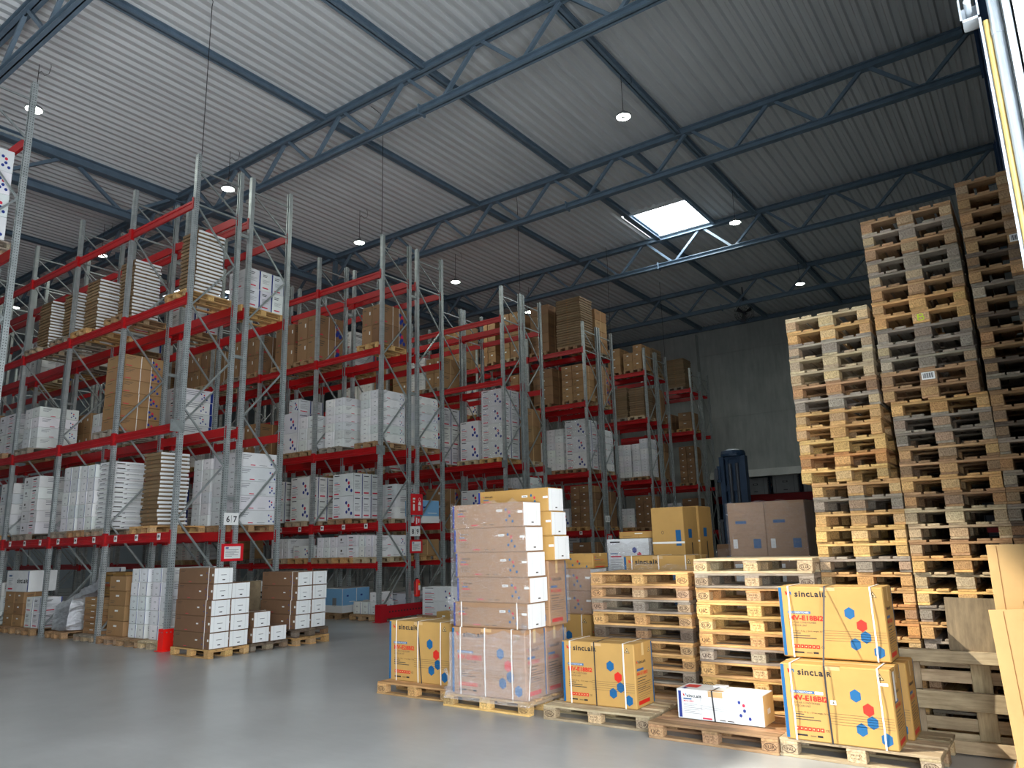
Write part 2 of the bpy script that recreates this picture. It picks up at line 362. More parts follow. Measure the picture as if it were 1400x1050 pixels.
_M = {}
def carton_mesh(style, sx, sy, sz):
    """styles: see the branches; origin at the centre of the bottom"""
    sx, sy, sz = round(sx,2), round(sy,2), round(sz,3); key = (style, sx, sy, sz)
    if key in _M: return _M[key]
    mb = MB('cardboard'); x, y = sx/2, sy/2; c = .009 if sz > .12 else .003
    fr = lambda: Face(mb, (-x,-y,0), (1,0,0), (0,0,1)); rt = lambda: Face(mb, (x,-y,0), (0,1,0), (0,0,1)); tp = lambda: Face(mb, (-x,-y,sz), (1,0,0), (0,1,0))
    st = style.split('/')[0]
    if st == 'unit':                       # big kraft outdoor-unit carton, full print
        mb.cbox(-x,-y,0,x,y,sz,c); model = style.split('/')[1]
        print_front(fr(), sx, sz, model); print_side(rt(), sy, sz, model)
        t = tp(); t.rect(0, sy*.44, sx, sy*.56, 'tape_clear'); t.rect(.42*sx, .0, .56*sx, .07*sy, 'tape')
    elif st == 'longkraft':                # long kraft carton, hexes, white end
        mb.cbox(-x,-y,0,x,y,sz,c,{'r':'card_white'}); F = fr()
        F.rect(.005*sx,.03*sz,.032*sx,.97*sz,'ink_navy'); F.logo(.075*sx,.74*sz,.09*sz); F.wordmark(.105*sx,.72*sz,.06*sz)
        F.rect(.08*sx,.6*sz,.16*sx,.64*sz,'ink_label'); F.rect(.08*sx,.5*sz,.19*sx,.54*sz,'ink_crimson'); F.lines(.08*sx,.4*sz,.15*sx,4,.06*sz,.015*sz,'ink_soft')
        for u, v, cm in ((.77,.70,'ink_blue'),(.815,.60,'ink_crimson'),(.82,.44,'ink_blue'),(.775,.28,'ink_blue'),(.86,.22,'ink_blue')): F.hexa(u*sx, v*sz, .062*sz, cm)
        F.rect(.64*sx,.63*sz,.72*sx,.72*sz,'paper'); F.rect(.655*sx,.66*sz,.705*sx,.69*sz,'ink_grey',.0003); F.rect(.93*sx,.55*sz,.995*sx,.64*sz,'paper')
        F.rect(.28*sx,.10*sz,.38*sx,.14*sz,'ink_crimson'); F.rect(.45*sx,.10*sz,.50*sx,.13*sz,'ink_soft'); F.rect(.54*sx,.10*sz,.60*sx,.13*sz,'ink_soft')
        R = rt(); R.rect(.45*sy,.14*sz,.58*sy,.19*sz,'ink_soft')
        for a in (.25,.75): R.rect(a*sy,.05*sz,(a+.004)*sy,.95*sz,'ink_grey')
    elif st == 'longend':                  # kraft body, white end with handle flap, brown front
        mb.cbox(-x,-y,0,x,y,sz,c,{'r':'card_white'}); F = fr(); R = rt()
        F.lines(.06*sx,.86*sz,.13*sx,2,.09*sz,.02*sz,'ink_black'); F.rect(.62*sx,.5*sz,.68*sx,.58*sz,'paper')
        for u, v in ((.80,.68),(.85,.6),(.86,.42),(.81,.3),(.9,.22)): F.hexa(u*sx, v*sz, .05*sz, 'ink_navy')
        F.rect(.3*sx,.12*sz,.38*sx,.15*sz,'ink_crimson'); F.rect(.95*sx,.48*sz,.99*sx,.62*sz,'paper')
        R.rect(.36*sy,.52*sz,.64*sy,.56*sz,'ink_grey'); R.rect(.36*sy,.56*sz,.64*sy,.66*sz,'paper'); R.rect(.44*sy,.2*sz,.58*sy,.26*sz,'ink_black')
        for a in (.2,.8): R.rect(a*sy,.03*sz,(a+.006)*sy,.97*sz,'ink_grey')
    elif st == 'end':                      # white carton with its small end forward, hand hole and blue edge
        mb.cbox(-x,-y,0,x,y,sz,c); F = fr(); R = rt()
        F.rect(.4*sx,.56*sz,.6*sx,.66*sz,'ink_grey'); F.rect(.44*sx,.585*sz,.56*sx,.635*sz,'paper',.0003); F.rect(.42*sx,.14*sz,.58*sx,.19*sz,'ink_grey')
        for a in (.12,.84): F.rect(a*sx,.03*sz,(a+.012)*sx,.97*sz,'ink_grey')
        if len(style) > 3: F.rect(.93*sx,.03*sz,.985*sx,.97*sz,'ink_navy')
        R.lines(.08*sy,.8*sz,.22*sy,3,.12*sz,.04*sz,'ink_grey')
        for u, v, cm in ((.80,.66,'ink_navy'),(.86,.58,'ink_crimson'),(.86,.40,'ink_navy'),(.81,.26,'ink_navy'),(.92,.22,'ink_navy')): R.hexa(u*sy, v*sz, .075*sz, cm)
        R.rect(.28*sy,.1*sz,.4*sy,.16*sz,'ink_crimson'); R.rect(.5*sy,.12*sz,.7*sy,.15*sz,'ink_grey')
    elif st == 'hexw':                     # white printed carton, hexes to the front
        mb.cbox(-x,-y,0,x,y,sz,c); F = fr(); R = rt(); h = min(sx,sz)
        F.lines(.08*sx,.9*sz,.24*sx,1,.1*sz,.035*sz,'ink_black'); F.rect(.08*sx,.60*sz,.26*sx,.63*sz,'ink_label'); F.rect(.08*sx,.52*sz,.34*sx,.555*sz,'ink_crimson')
        F.lines(.08*sx,.44*sz,.3*sx,5,.06*sz,.014*sz,'ink_grey'); F.rect(.08*sx,.07*sz,.30*sx,.13*sz,'ink_crimson')
        for u, v, cm in ((.66,.70,'ink_navy'),(.77,.57,'ink_crimson'),(.79,.40,'ink_navy'),(.68,.29,'ink_navy'),(.9,.22,'ink_navy')): F.hexa(u*sx, v*sz, .082*h, cm)
        for k2 in range(int(style.split('/')[1]) if '/' in style else 1):
            nn = int(style.split('/')[1]) if '/' in style else 1; w0 = sy/nn*k2; ww = sy/nn
            R.lines(w0+.15*ww,.86*sz,.55*ww,1,.1*sz,.035*sz,'ink_black'); R.rect(w0+.15*ww,.62*sz,w0+.6*ww,.65*sz,'ink_grey'); R.lines(w0+.15*ww,.52*sz,.6*ww,5,.05*sz,.014*sz,'ink_grey')
            R.rect(w0+.15*ww,.10*sz,w0+.72*ww,.16*sz,'ink_crimson'); R.rect(w0+.93*ww,.02*sz,w0+.985*ww,.98*sz,'ink_navy'); R.rect(w0-.004,0,w0+.004,sz,'ink_black')
    elif st == 'side':                     # white carton, text panel on the aisle end
        mb.cbox(-x,-y,0,x,y,sz,c); F = fr(); R = rt()
        for G, w in ((F,sx),(R,sy)):
            G.lines(.15*w,.8*sz,.4*w,2,.08*sz,.035*sz,'ink_black'); G.lines(.15*w,.55*sz,.6*w,4,.055*sz,.014*sz,'ink_grey'); G.rect(.15*w,.12*sz,.65*w,.18*sz,'ink_crimson'); G.rect(.93*w,.02*sz,.985*w,.98*sz,'ink_navy')
    elif st == 'longw':                    # long white carton, wordmark panel
        mb.cbox(-x,-y,0,x,y,sz,c); F = fr(); R = rt()
        F.logo(.55*sx,.72*sz,.12*sz); F.rect(.60*sx,.70*sz,.82*sx,.80*sz,'ink_black'); F.rect(.6*sx,.52*sz,.78*sx,.57*sz,'ink_crimson'); F.lines(.6*sx,.4*sz,.3*sx,3,.08*sz,.02*sz,'ink_grey')
        F.rect(.12*sx,.3*sz,.3*sx,.36*sz,'ink_grey'); F.rect(.14*sx,.5*sz,.22*sx,.7*sz,'ink_soft'); F.rect(.6*sx,.06*sz,.8*sx,.12*sz,'ink_crimson'); F.rect(.45*sx,0,.455*sx,sz,'ink_grey')
        R.rect(.88*sy,.03*sz,.95*sy,.97*sz,'ink_navy'); R.lines(.2*sy,.8*sz,.5*sy,3,.15*sz,.05*sz,'ink_grey')
        for u, v, cm in ((.62,.66,'ink_navy'),(.70,.58,'ink_crimson'),(.70,.40,'ink_navy'),(.64,.26,'ink_navy'),(.78,.22,'ink_navy')): R.hexa(u*sy, v*sz, .075*sz, cm)
    elif st == 'bigname':                  # wide white carton with the maker's name large
        mb.cbox(-x,-y,0,x,y,sz,c); F = fr()
        F.wordmark(.48*sx,.42*sz,.17*sz); F.rect(.1*sx,.72*sz,.24*sx,.8*sz,'ink_label'); F.lines(.1*sx,.6*sz,.2*sx,4,.08*sz,.02*sz,'ink_grey'); F.rect(.1*sx,.1*sz,.3*sx,.17*sz,'ink_crimson'); F.rect(.95*sx,.02*sz,.985*sx,.98*sz,'ink_navy')
    elif st == 'kraft':                    # plain kraft carton, paper labels, tape seam
        mb.cbox(-x,-y,0,x,y,sz,c); F = fr(); R = rt()
        F.rect(.40*sx,.62*sz,.60*sx,.74*sz,'paper'); F.rect(0,.485*sz,.12*sx,.50*sz,'kraft_print'); F.rect(.494*sx,0,.506*sx,sz*.45,'kraft_print'); F.lines(.1*sx,.3*sz,.25*sx,2,.1*sz,.03*sz,'ink_soft')
        R.rect(.485*sy,.0,.515*sy,sz,'tape'); R.lines(.12*sy,.75*sz,.3*sy,2,.1*sz,.03*sz,'ink_soft')
    elif st == 'kraft4':                   # kraft carton, hexes on the side, white label
        mb.cbox(-x,-y,0,x,y,sz,c); F = fr(); R = rt()
        F.lines(.12*sx,.8*sz,.3*sx,1,.1*sz,.04*sz,'ink_soft'); F.rect(.75*sx,.55*sz,.86*sx,.72*sz,'paper'); F.rect(.3*sx,.1*sz,.5*sx,.13*sz,'ink_crimson')
        for u, v, cm in ((.72,.66,'ink_navy'),(.80,.56,'ink_crimson'),(.80,.40,'ink_navy'),(.74,.28,'ink_navy'),(.88,.22,'ink_navy')): R.hexa(u*sy, v*sz, .115*min(sy,sz), cm)
        R.lines(.06*sy,.82*sz,.22*sy,3,.1*sz,.03*sz,'ink_soft'); R.rect(.06*sy,.1*sz,.2*sy,.15*sz,'ink_crimson'); R.rect(.42*sy,0,.435*sy,sz,'strap_white'); R.rect(.68*sy,0,.695*sy,sz,'strap_white')
    elif st in ('flatw', 'flatk', 'flatp'):          # flat carton: end flaps recessed so layers read
        e = 'card_white' if st != 'flatk' else None
        mb.cbox(-x,-y,sz*.26,x,y,sz-.003,.004,{'r':e, **({'f':'card_white'} if st == 'flatp' else {})}); mb.box(-x+.03,-y+.03,0,x-.03,y-.03,sz*.3)
        F = fr(); R = rt()
        R.rect(.04*sy,sz*.40,.96*sy,sz*.44,'ink_grey'); R.rect(.4*sy,sz*.2,.48*sy,sz*.35,'ink_soft')
        if st == 'flatp': F.rect(.1*sx,.4*sz,.45*sx,.6*sz,'ink_grey'); R.rect(.1*sy,.45*sz,.35*sy,.65*sz,'ink_soft'); R.rect(.45*sy,.45*sz,.8*sy,.5*sz,'ink_grey')
        else: F.rect(.44*sx,.35*sz,.5*sx,.65*sz,'kraft_print')
    elif st == 'fridge':                   # tall kraft carton with blue handling labels
        mb.cbox(-x,-y,0,x,y,sz,c); F = fr(); R = rt()
        F.rect(.74*sx,.74*sz,.90*sx,.845*sz,'ink_blue'); F.rect(0,.755*sz,sx,.768*sz,'strap_white',.0004); F.ring(.34*sx,.83*sz,.04*sx,.012*sz,.006,'ink_soft',8)
        R.rect(.3*sy,.79*sz,.55*sy,.85*sz,'ink_blue'); R.rect(.5*sy,.58*sz,.56*sy,.76*sz,'ink_black')
    elif st == 'plain':
        mb.cbox(-x,-y,0,x,y,sz,c); F = fr(); R = rt()
        F.lines(.2*sx,.86*sz,.3*sx,1,.1*sz,.02*sz,'ink_label'); F.rect(.1*sx,.7*sz,.22*sx,.76*sz,'paper'); F.rect(.1*sx,.48*sz,.4*sx,.6*sz,'paper'); F.rect(.65*sx,.7*sz,.85*sx,.76*sz,'ink_label')
        R.rect(.485*sy,.0,.515*sy,sz,'tape')
    elif st == 'blue':
        mb.cbox(-x,-y,0,x,y,sz,c,{'f':'lightblue','r':'lightblue'}); F = fr(); R = rt()
        F.rect(.0,.0,sx,.3*sz,'paper'); R.rect(.0,.0,sy,.3*sz,'paper'); R.rect(.3*sy,.65*sz,.45*sy,.72*sz,'ink_navy'); F.rect(.5*sx,.25*sz,.7*sx,.6*sz,'ink_grey'); R.rect(.5*sy,.42*sz,.9*sy,.45*sz,'paper')
    else: raise KeyError(st)
    _M[key] = mb.mesh('carton_' + st); return _M[key]

def carton(name, style, x0, y0, z0, x1, y1, h, label, cat='carton', group=None, col=None, rz=0):
    me = carton_mesh(style, x1-x0, y1-y0, h)
    o = link(name, me, None, ((x0+x1)/2, (y0+y1)/2, z0), col or (rc(WHITE) if style[:3] in ('end','hex','sid','big') or style[:5] in ('longw','flatp') else rc(KRAFT)), rz)
    return tag(o, label, cat, group)
def strap(o, pts, w, mat, label):
    """packing strap as a thin band following pts (in the carton's own space), lying off the face"""
    mb = MB(mat)
    for (p, q) in zip(pts, pts[1:]):
        p, q = Vector(p), Vector(q); d = (q-p).normalized(); s_ = Vector((1,0,0)) if abs(d.x) < .6 else Vector((0,1,0))
        s_ = (s_ - d*s_.dot(d)).normalized()*w/2; n = d.cross(s_).normalized()*.0012
        b = len(mb.v); mb.v += [tuple(a) for a in (p-s_-n,p+s_-n,q+s_-n,q-s_-n,p-s_+n,p+s_+n,q+s_+n,q-s_+n)]
        for f in ((0,1,2,3),(7,6,5,4),(0,4,5,1),(1,5,6,2),(2,6,7,3),(3,7,4,0)): mb.f.append(tuple(b+i for i in f)); mb.m.append(0)
    s = mb.build('strap', o); s['label'] = label; return s
def strap_round(o, sx, sy, sz, u, w=.012, mat='strap_white', label='white packing strap', bow=.012):
    x = -sx/2 + u*sx; y = sy/2 + .004
    strap(o, [(x,y,.0),(x,y,sz+.004),(x,-y,sz+.004),(x+.004,-y-bow,sz*.6),(x+.006,-y-bow,sz*.3),(x,-y,.0)], w, mat, label)

# ------------------------------------------------------------------ pallets
WOODS = dict(new=s2l(218,180,114), honey=s2l(204,162,106), brown=s2l(168,134,98), orange=s2l(190,138,84), grey=s2l(150,140,126), pale=s2l(190,172,140), dark=s2l(108,94,80))
WORDS = dict(new='pale yellow', honey='honey-coloured', brown='brown', orange='orange-brown', grey='weathered grey', pale='bleached pale', dark='dark grimy')
def board_mesh(lx, ly, lz):
    key = ('board', lx, ly, lz)
    if key not in _M:
        mb = MB('timber'); mb.cbox(-lx/2,-ly/2,0,lx/2,ly/2,lz,.003); _M[key] = mb.mesh('pallet_board')
    return _M[key]
def block_mesh(ly, mark=None, lz=.078):
    key = ('block', ly, mark, lz)
    if key not in _M:
        mb = MB('chipwood'); mb.cbox(-.0725,-ly/2,0,.0725,ly/2,lz,.004)
        F = Face(mb, (-.0725,-ly/2,0), (1,0,0), (0,0,1))
        if mark in ('EPAL','EUR'):
            F.ring(.0725,.04,.055,.031,.005,'burn'); F.text(mark, .032,.026,.028,'burn',.01,.082)
        elif mark == 'UIC': F.text('UIC', .028,.022,.034,'burn',.012,.09)
        elif mark == 'CODE':
            F.text('PL-122', .03,.05,.014,'burn',0,.085); F.text('4-11 HT', .03,.026,.014,'burn',0,.08)
        _M[key] = mb.mesh('pallet_block')
    return _M[key]
YS5 = [(-.3275,.145),(-.1875,.10),(0,.145),(.1875,.10),(.3275,.145)]
YS3 = [(-.35,.10),(0,.145),(.35,.10)]
def jitter(c, a=.12):
    k = 1 + random.uniform(-a, a); return tuple(min(1, x*k*(1+random.uniform(-.03,.03))) for x in c)
def pallet_mesh():
    if 'pallet' not in _M:
        mb = MB('timber')
        for y, w in YS5: mb.box(-.6,y-w/2,.122,.6,y+w/2,.144)
        for x in (-.5275,0,.5275): mb.box(x-.0725,-.4,.1,x+.0725,.4,.122)
        for x in (-.5275,0,.5275):
            for y, w in YS3: mb.box(x-.0725,y-w/2,.022,x+.0725,y+w/2,.1,'chipwood')
        for y, w in YS3: mb.box(-.6,y-w/2,0,.6,y+w/2,.022)
        _M['pallet'] = mb.mesh('pallet')
    return _M['pallet']
def deck_mesh():
    if 'deck' not in _M:
        mb = MB('timber')
        for y, w in YS5: mb.box(-.6,y-w/2,.122,.6,y+w/2,.144)
        for x in (-.5275,0,.5275): mb.box(x-.0725,-.4,.1,x+.0725,.4,.122)
        _M['deck'] = mb.mesh('deck')
    return _M['deck']
def pallet(cx, cy, z, rz, label, wood='brown', detail=2, marks=None, group=None, extra=None):
    """long axis along local x; detail 2 every board, 1 deck + blocks + runners, 0 one mesh"""
    base = WOODS[wood]
    if detail == 0:
        o = link('pallet', pallet_mesh(), None, (cx,cy,z), jitter(base), rz); return tag(o, label, 'pallet', group)
    r = empty('pallet', (cx,cy,z), rz); tag(r, label, 'pallet', group)
    if detail == 1: link('deck', deck_mesh(), r, None, jitter(base))
    else:
        for y, w in YS5: link('deck_board', board_mesh(1.2,w,.022), r, (random.uniform(-.008,.008), y+random.uniform(-.006,.006), .122), jitter(base, .24))
        for x in (-.5275,0,.5275): link('stringer_board', board_mesh(.8,.145,.022), r, (x+random.uniform(-.006,.006),0,.1), jitter(base, .24), PI/2)
    for i, x in enumerate((-.5275,0,.5275)):
        for j, (y, w) in enumerate(YS3):
            mk = marks[i] if (marks and j == 0) else None
            link('block', block_mesh(w, mk), r, (x,y,.022), jitter(tuple(.65*p_+.35*q_ for p_, q_ in zip(base, WOODS[random.choice(list(WOODS))])), .2))
    for y, w in YS3: link('bottom_board', board_mesh(1.2,w,.022), r, (random.uniform(-.012,.012),y,0), jitter(base, .26))
    return r

# ------------------------------------------------------------------ shell
XW, YB, YF, XL, ZR = .5, 41.6, -9.5, -46.0, 14.2
SKY = [(-16.25,-11.9,-4.7,-.9), (-11.95,-9.42,24.5,27.1), (-34.0,-31.4,18.0,20.6)]     # roof-light openings x0,x1,y0,y1
mb = MB('concrete_floor'); mb.face([(XL,YF,0),(XW+.3,YF,0),(XW+.3,YB+14,0),(XL,YB+14,0)]); struct(mb.build('floor'))
# ceiling: trapezoid sheet running along y, cut round the roof lights
mb = MB('deck_sheet'); pit = .3; n = int((XW-XL)/pit)
prof = [(0,0),(.09,0),(.13,.09),(.26,.09)]
for i in range(n+1):
    x = XL + i*pit; segs = [(YF, YB)]
    for (a, b2, c2, d2) in SKY:
        if x+pit > a and x < b2: segs = [s for (p, q) in segs for s in ((p, min(q,c2)), (max(p,d2), q)) if s[1] > s[0]]
    pts = [(x+px, ZR+pz) for px, pz in prof] + [(x+pit, ZR)]
    for (p, q) in segs:
        for (xa, za), (xb, zb) in zip(pts, pts[1:]): mb.face([(xa,p,za),(xa,q,za),(xb,q,zb),(xb,p,zb)])
struct(mb.build('ceiling'))
for i, (a, b2, c2, d2) in enumerate(SKY):
    mb = MB('skylight_curb')
    for (p, q) in (((a,c2),(b2,c2)),((a,d2),(b2,d2)),((a,c2),(a,d2)),((b2,c2),(b2,d2))): mb.bar((p[0],p[1],ZR+.2),(q[0],q[1],ZR+.2),.06,.5)
    for (p, q) in (((a,c2),(b2,c2)),((a,d2),(b2,d2)),((a,c2),(a,d2)),((b2,c2),(b2,d2))): mb.bar((p[0],p[1],ZR-.04),(q[0],q[1],ZR-.04),.12,.08)
    struct(mb.build('window_%d' % (i+1)))
# walls
mb = MB('wall_concrete'); pan = [0,3.8,8.6,12.4,14.6]
OX0, OX1, OZ = -15.9, -1.5, 5.1
for z0, z1 in zip(pan, pan[1:]):
    if z0 == 0: mb.box(XL,YB,0,OX0,YB+.25,3.78)
    elif z0 == 3.8: mb.box(XL,YB,3.82,OX0,YB+.25,8.58); mb.box(OX0,YB,5.5,XW+.2,YB+.25,8.58)
    else: mb.box(XL,YB,z0+.02,XW+.2,YB+.25,z1-.02)
mb.box(XL,YB+.03,0,OX0,YB+.26,14.6); mb.box(OX0,YB+.03,5.4,XW+.2,YB+.26,14.6); mb.box(OX1,YB,0,XW+.2,YB+.25,5.5)
mb.box(-16.45,YB-.45,0,-15.95,YB,13.75)
struct(mb.build('wall_back'))
mb = MB('lintel_concrete'); mb.box(OX0,YB-.08,OZ,OX1,YB+.25,5.5); struct(mb.build('trim_2'))
mb = MB('wall_sandwich'); mb.box(-22,YB+13,0,.7,YB+13.2,7); mb.box(-22,YB+.25,6.4,.7,YB+13.2,6.6); mb.box(-22.2,YB+.25,0,-22,YB+13.2,6.6); mb.box(.7,YB+.25,0,.9,YB+13.2,6.6); struct(mb.build('wall_next_hall'))
mb = MB('wall_sandwich'); mb.box(XL-.2,YF,0,XL,YB,14.6); struct(mb.build('wall_left'))
mb = MB('wall_sandwich'); mb.box(XL,YF-.2,0,XW+.2,YF,14.6); struct(mb.build('wall_front'))
DY0, DY1, DZ = -6.5, 4.5, 5.4                                    # open dock door in the right wall
mb = MB('wall_sandwich'); mb.box(XW,YF,0,XW+.2,DY0,14.6); mb.box(XW,DY0,DZ,XW+.2,DY1,14.6); mb.box(XW,DY1,0,XW+.2,YB,14.6); struct(mb.build('wall_right'))
# door post with white facing, track and pipes by the dock door
d = empty('trim_1', (0,0,0)); struct(d)
mb = MB('wall_white'); mb.box(.21,DY1-.06,0,XW+.0,DY1+.3,6.5); struct(mb.build('door_post', d))
mb = MB('steel_bright'); mb.box(.165,DY1-.03,0,.20,DY1+.2,6.2); mb.box(.05,DY1+.02,0,.062,DY1+.12,4.62); mb.box(.05,DY1+.11,0,.10,DY1+.12,4.62); struct(mb.build('door_track', d))
mb = MB('steel_bright'); mb.tube([(.128,DY1+.06,0),(.128,DY1+.06,6.2)], .03, 14)
for z in (.6,1.9,3.2,4.5): mb.tube([(.128,DY1+.06,z),(.128,DY1+.06,z+.05)], .033, 14)
struct(mb.build('drain_pipe', d))
mb = MB('primer_ochre'); mb.tube([(.083,DY1+.08,0),(.083,DY1+.08,4.62)], .016, 10); struct(mb.build('conduit', d))
mb = MB('steel_bright'); mb.box(-.035,DY1+.03,4.63,.06,DY1+.15,4.645); mb.box(-.035,DY1+.03,4.63,-.025,DY1+.15,4.78); mb.box(.05,DY1+.03,4.63,.06,DY1+.15,4.78); mb.box(-.035,DY1+.14,4.63,.06,DY1+.15,4.78); mb.tube([(.01,DY1-.05,4.7),(.01,DY1+.2,4.7)], .018, 10)
struct(mb.build('track_bracket', d))
# columns of the right wall
for i, y in enumerate((12.8,20.0,27.2,34.4)):
    mb = MB('column_paint'); mb.box(.12,y-.2,0,.14,y+.2,ZR); mb.box(.46,y-.2,0,.48,y+.2,ZR); mb.box(.14,y-.015,0,.46,y+.015,ZR)
    mb.box(.08,y-.12,12.7,.12,y+.12,14.1); struct(mb.build('column'))
# roof trusses along x, girder and purlins along y
def chord(mb, p, q, w, h):
    """rolled I section from p to q"""
    p, q = Vector(p), Vector(q)
    mb.bar(p+Vector((0,0,h/2-.012)), q+Vector((0,0,h/2-.012)), w, .024); mb.bar(p-Vector((0,0,h/2-.012)), q-Vector((0,0,h/2-.012)), w, .024); mb.bar(p, q, .03, h)
def truss(y, x0, x1, first):
    r = struct(empty('roof_truss', (x0, y, 12.8)))
    def part(name, f):
        mb = MB('truss_paint'); f(mb)
        for i, v in enumerate(mb.v): mb.v[i] = (v[0]-x0, v[1]-y, v[2]-12.8)
        struct(mb.build(name, r))
    part('top_chord', lambda m: chord(m, (x0,y,14.06), (x1,y,14.06), .22, .2))
    part('bottom_chord', lambda m: chord(m, (x0,y,12.88), (x1,y,12.88), .20, .18))
    for k2 in range(24):
        xt = first - 2.5*k2
        for sgn in (1, -1):
            xb = xt + sgn*1.25
            if xt < x0+.1 or xt > x1 or xb > x1 or xb < x0: continue
            part('diagonal', lambda m: m.bar((xt+sgn*.12,y,13.97), (xb-sgn*.1,y,12.97), .09, .09))
    for k2 in range(5):
        xs = -11.85 - 7.8*(k2-.0)
        if x0 < xs < x1: part('splice_plate', lambda m: m.box(xs-.02,y-.14,12.74,xs+.02,y+.14,13.02))
for y in (5.6,12.8,20.0,27.2,34.4): truss(y, XL+.3, .1, .08)
mb = MB('truss_paint'); chord(mb, (XL+.2,YB-.15,14.05), (XW,YB-.15,14.05), .2, .22); struct(mb.build('eaves_beam'))
r = struct(empty('roof_girder', (-23.5,0,12.8)))
mb = MB('truss_paint'); chord(mb, (0,YF,1.22), (0,YB-.1,1.22), .3, .3); struct(mb.build('top_chord', r))
mb = MB('truss_paint'); chord(mb, (-.1,YF,0), (-.1,YB-.1,0), .28, .26); struct(mb.build('bottom_chord', r))
for y in range(-2, 6):
    yy = 5.6 + 7.2*(y-0) if False else 5.6 + 7.2*y
    if YF < yy < YB:
        mb = MB('truss_paint'); mb.bar((-.05,yy,.1),(-.05,yy,1.1),.16,.16); struct(mb.build('girder_post', r))
    for k2 in range(2):
        a = yy + 3.6*k2
        if YF < a < YB-4:
            for (p, q) in (((-.05,a+.3,1.08),(-.1,a+1.7,.12)), ((-.05,a+3.3,1.08),(-.1,a+1.9,.12))):
                mb = MB('truss_paint'); mb.bar(p, q, .1, .1); struct(mb.build('diagonal', r))
for i, x in enumerate((-7.75,-11.75,-15.65,-31.3)):
    mb = MB('truss_paint'); chord(mb, (x,YF,14.1), (x,YB-.1,14.1), .2, .18); struct(mb.build('purlin'))
mb = MB('truss_paint'); mb.bar((-9.38,20.0,14.12),(-9.38,27.2,14.12),.14,.14); struct(mb.build('trimmer_beam'))

# ------------------------------------------------------------------ racks
X0, BAY, HT, DEP = -13.95, 2.64, 10.25, 1.05
def post_mesh():
    if 'post' not in _M:
        mb = MB('rack_steel'); w, dd, t = .05, .045, .004
        mb.box(-w,-dd,0,w,-dd+t,HT); mb.box(-w,-dd,0,-w+t,dd,HT); mb.box(w-t,-dd,0,w,dd,HT); mb.box(-w,dd-t,0,-w+.025,dd,HT); mb.box(w-.025,dd-t,0,w,dd,HT)
        mb.box(-.07,-.07,0,.07,.07,.008)
        _M['post'] = mb.mesh('upright_post')
    return _M['post']
def brace_mesh():
    if 'brace' not in _M:
        mb = MB('galvanised'); y0, y1 = .05, DEP-.05
        for z in (.25, HT-.35, HT-1.15): mb.bar((0,y0,z),(0,y1,z),.03,.035)
        z = .25; up = True
        while z + 1.1 < HT-1.1:
            mb.bar((0,y0 if up else y1,z),(0,y1 if up else y0,z+1.1),.03,.035); up = not up; z += 1.1
        mb.bar((0,y0,HT-.4),(0,y1,HT-1.1),.03,.03)
        _M['brace'] = mb.mesh('bracing')
    return _M['brace']
def beam_mesh(h):
    key = ('beam', h)
    if key not in _M:
        mb = MB('rack_red'); L = BAY-.1
        pr = [(-.026,-h),(.024,-h),(.024,0),(-.026,0),(-.026,-h*.28),(-.016,-h*.34),(-.016,-h*.62),(-.026,-h*.68)]
        n = len(pr)
        for k2 in range(n):
            (a, b2), (c2, d2) = pr[k2], pr[(k2+1)%n]; mb.face([(0,a,b2),(0,c2,d2),(L,c2,d2),(L,a,b2)][::-1])
        for xx in (0, L): mb.box(xx-.005,-.055,-h-.05,xx+.005,.02,.04)
        mb.box(L-.004,-.062,-h-.05,L+.05,-.052,.04); mb.box(-.05,-.062,-h-.05,.004,-.052,.04)
        _M[key] = mb.mesh('load_beam')
    return _M[key]
def rack(yf, bays, levels, label, front_labels=None, gap=0):
    r = empty('pallet_rack', (X0,yf,0)); tag(r, label, 'rack', 'pallet racking')
    for k2 in range(bays+1):
        x = -BAY*k2
        for yy in (0, DEP): link('upright_post', post_mesh(), r, (x, yy, 0), None, PI if yy else 0)
        link('bracing', brace_mesh(), r, (x,0,0))
    if gap:
        for k2 in range(min(bays,4)):
            for z in (2.85,5.9,8.72): mb = MB('galvanised'); mb.box(-BAY*k2-.035,DEP+.05,z,-BAY*k2+.035,DEP+gap-.05,z+.07); mb.build('row_spacer', r)
    for li, z in enumerate(levels):
        h = .13 if z < 2 else .18
        for k2 in range(bays):
            for yy in (0, DEP):
                bm = link('load_beam', beam_mesh(h), r, (-BAY*(k2+1)+.05 if not yy else -BAY*k2-.05, yy, z), None, PI if yy else 0)
                if front_labels is not None and li == front_labels and yy == 0 and k2 < 4:
                    for a in (.42,1.27,2.12):
                        mb = MB('paper'); mb.box(a-.06,-.032,-h*.8,a+.06,-.027,-h*.1); F = Face(mb, (a-.06,-.032,-h*.8), (1,0,0), (0,0,1)); F.rect(.025,.04,.06,.10,'ink_black'); F.rect(.07,.05,.1,.09,'ink_black')
                        mb.build('location_label', bm)['label'] = 'white location sticker'
    return r
LV = [2.2,4.37,7.05,9.2]; LVC = [1.41,2.42,4.37,7.05,9.2]
ROWS = {}
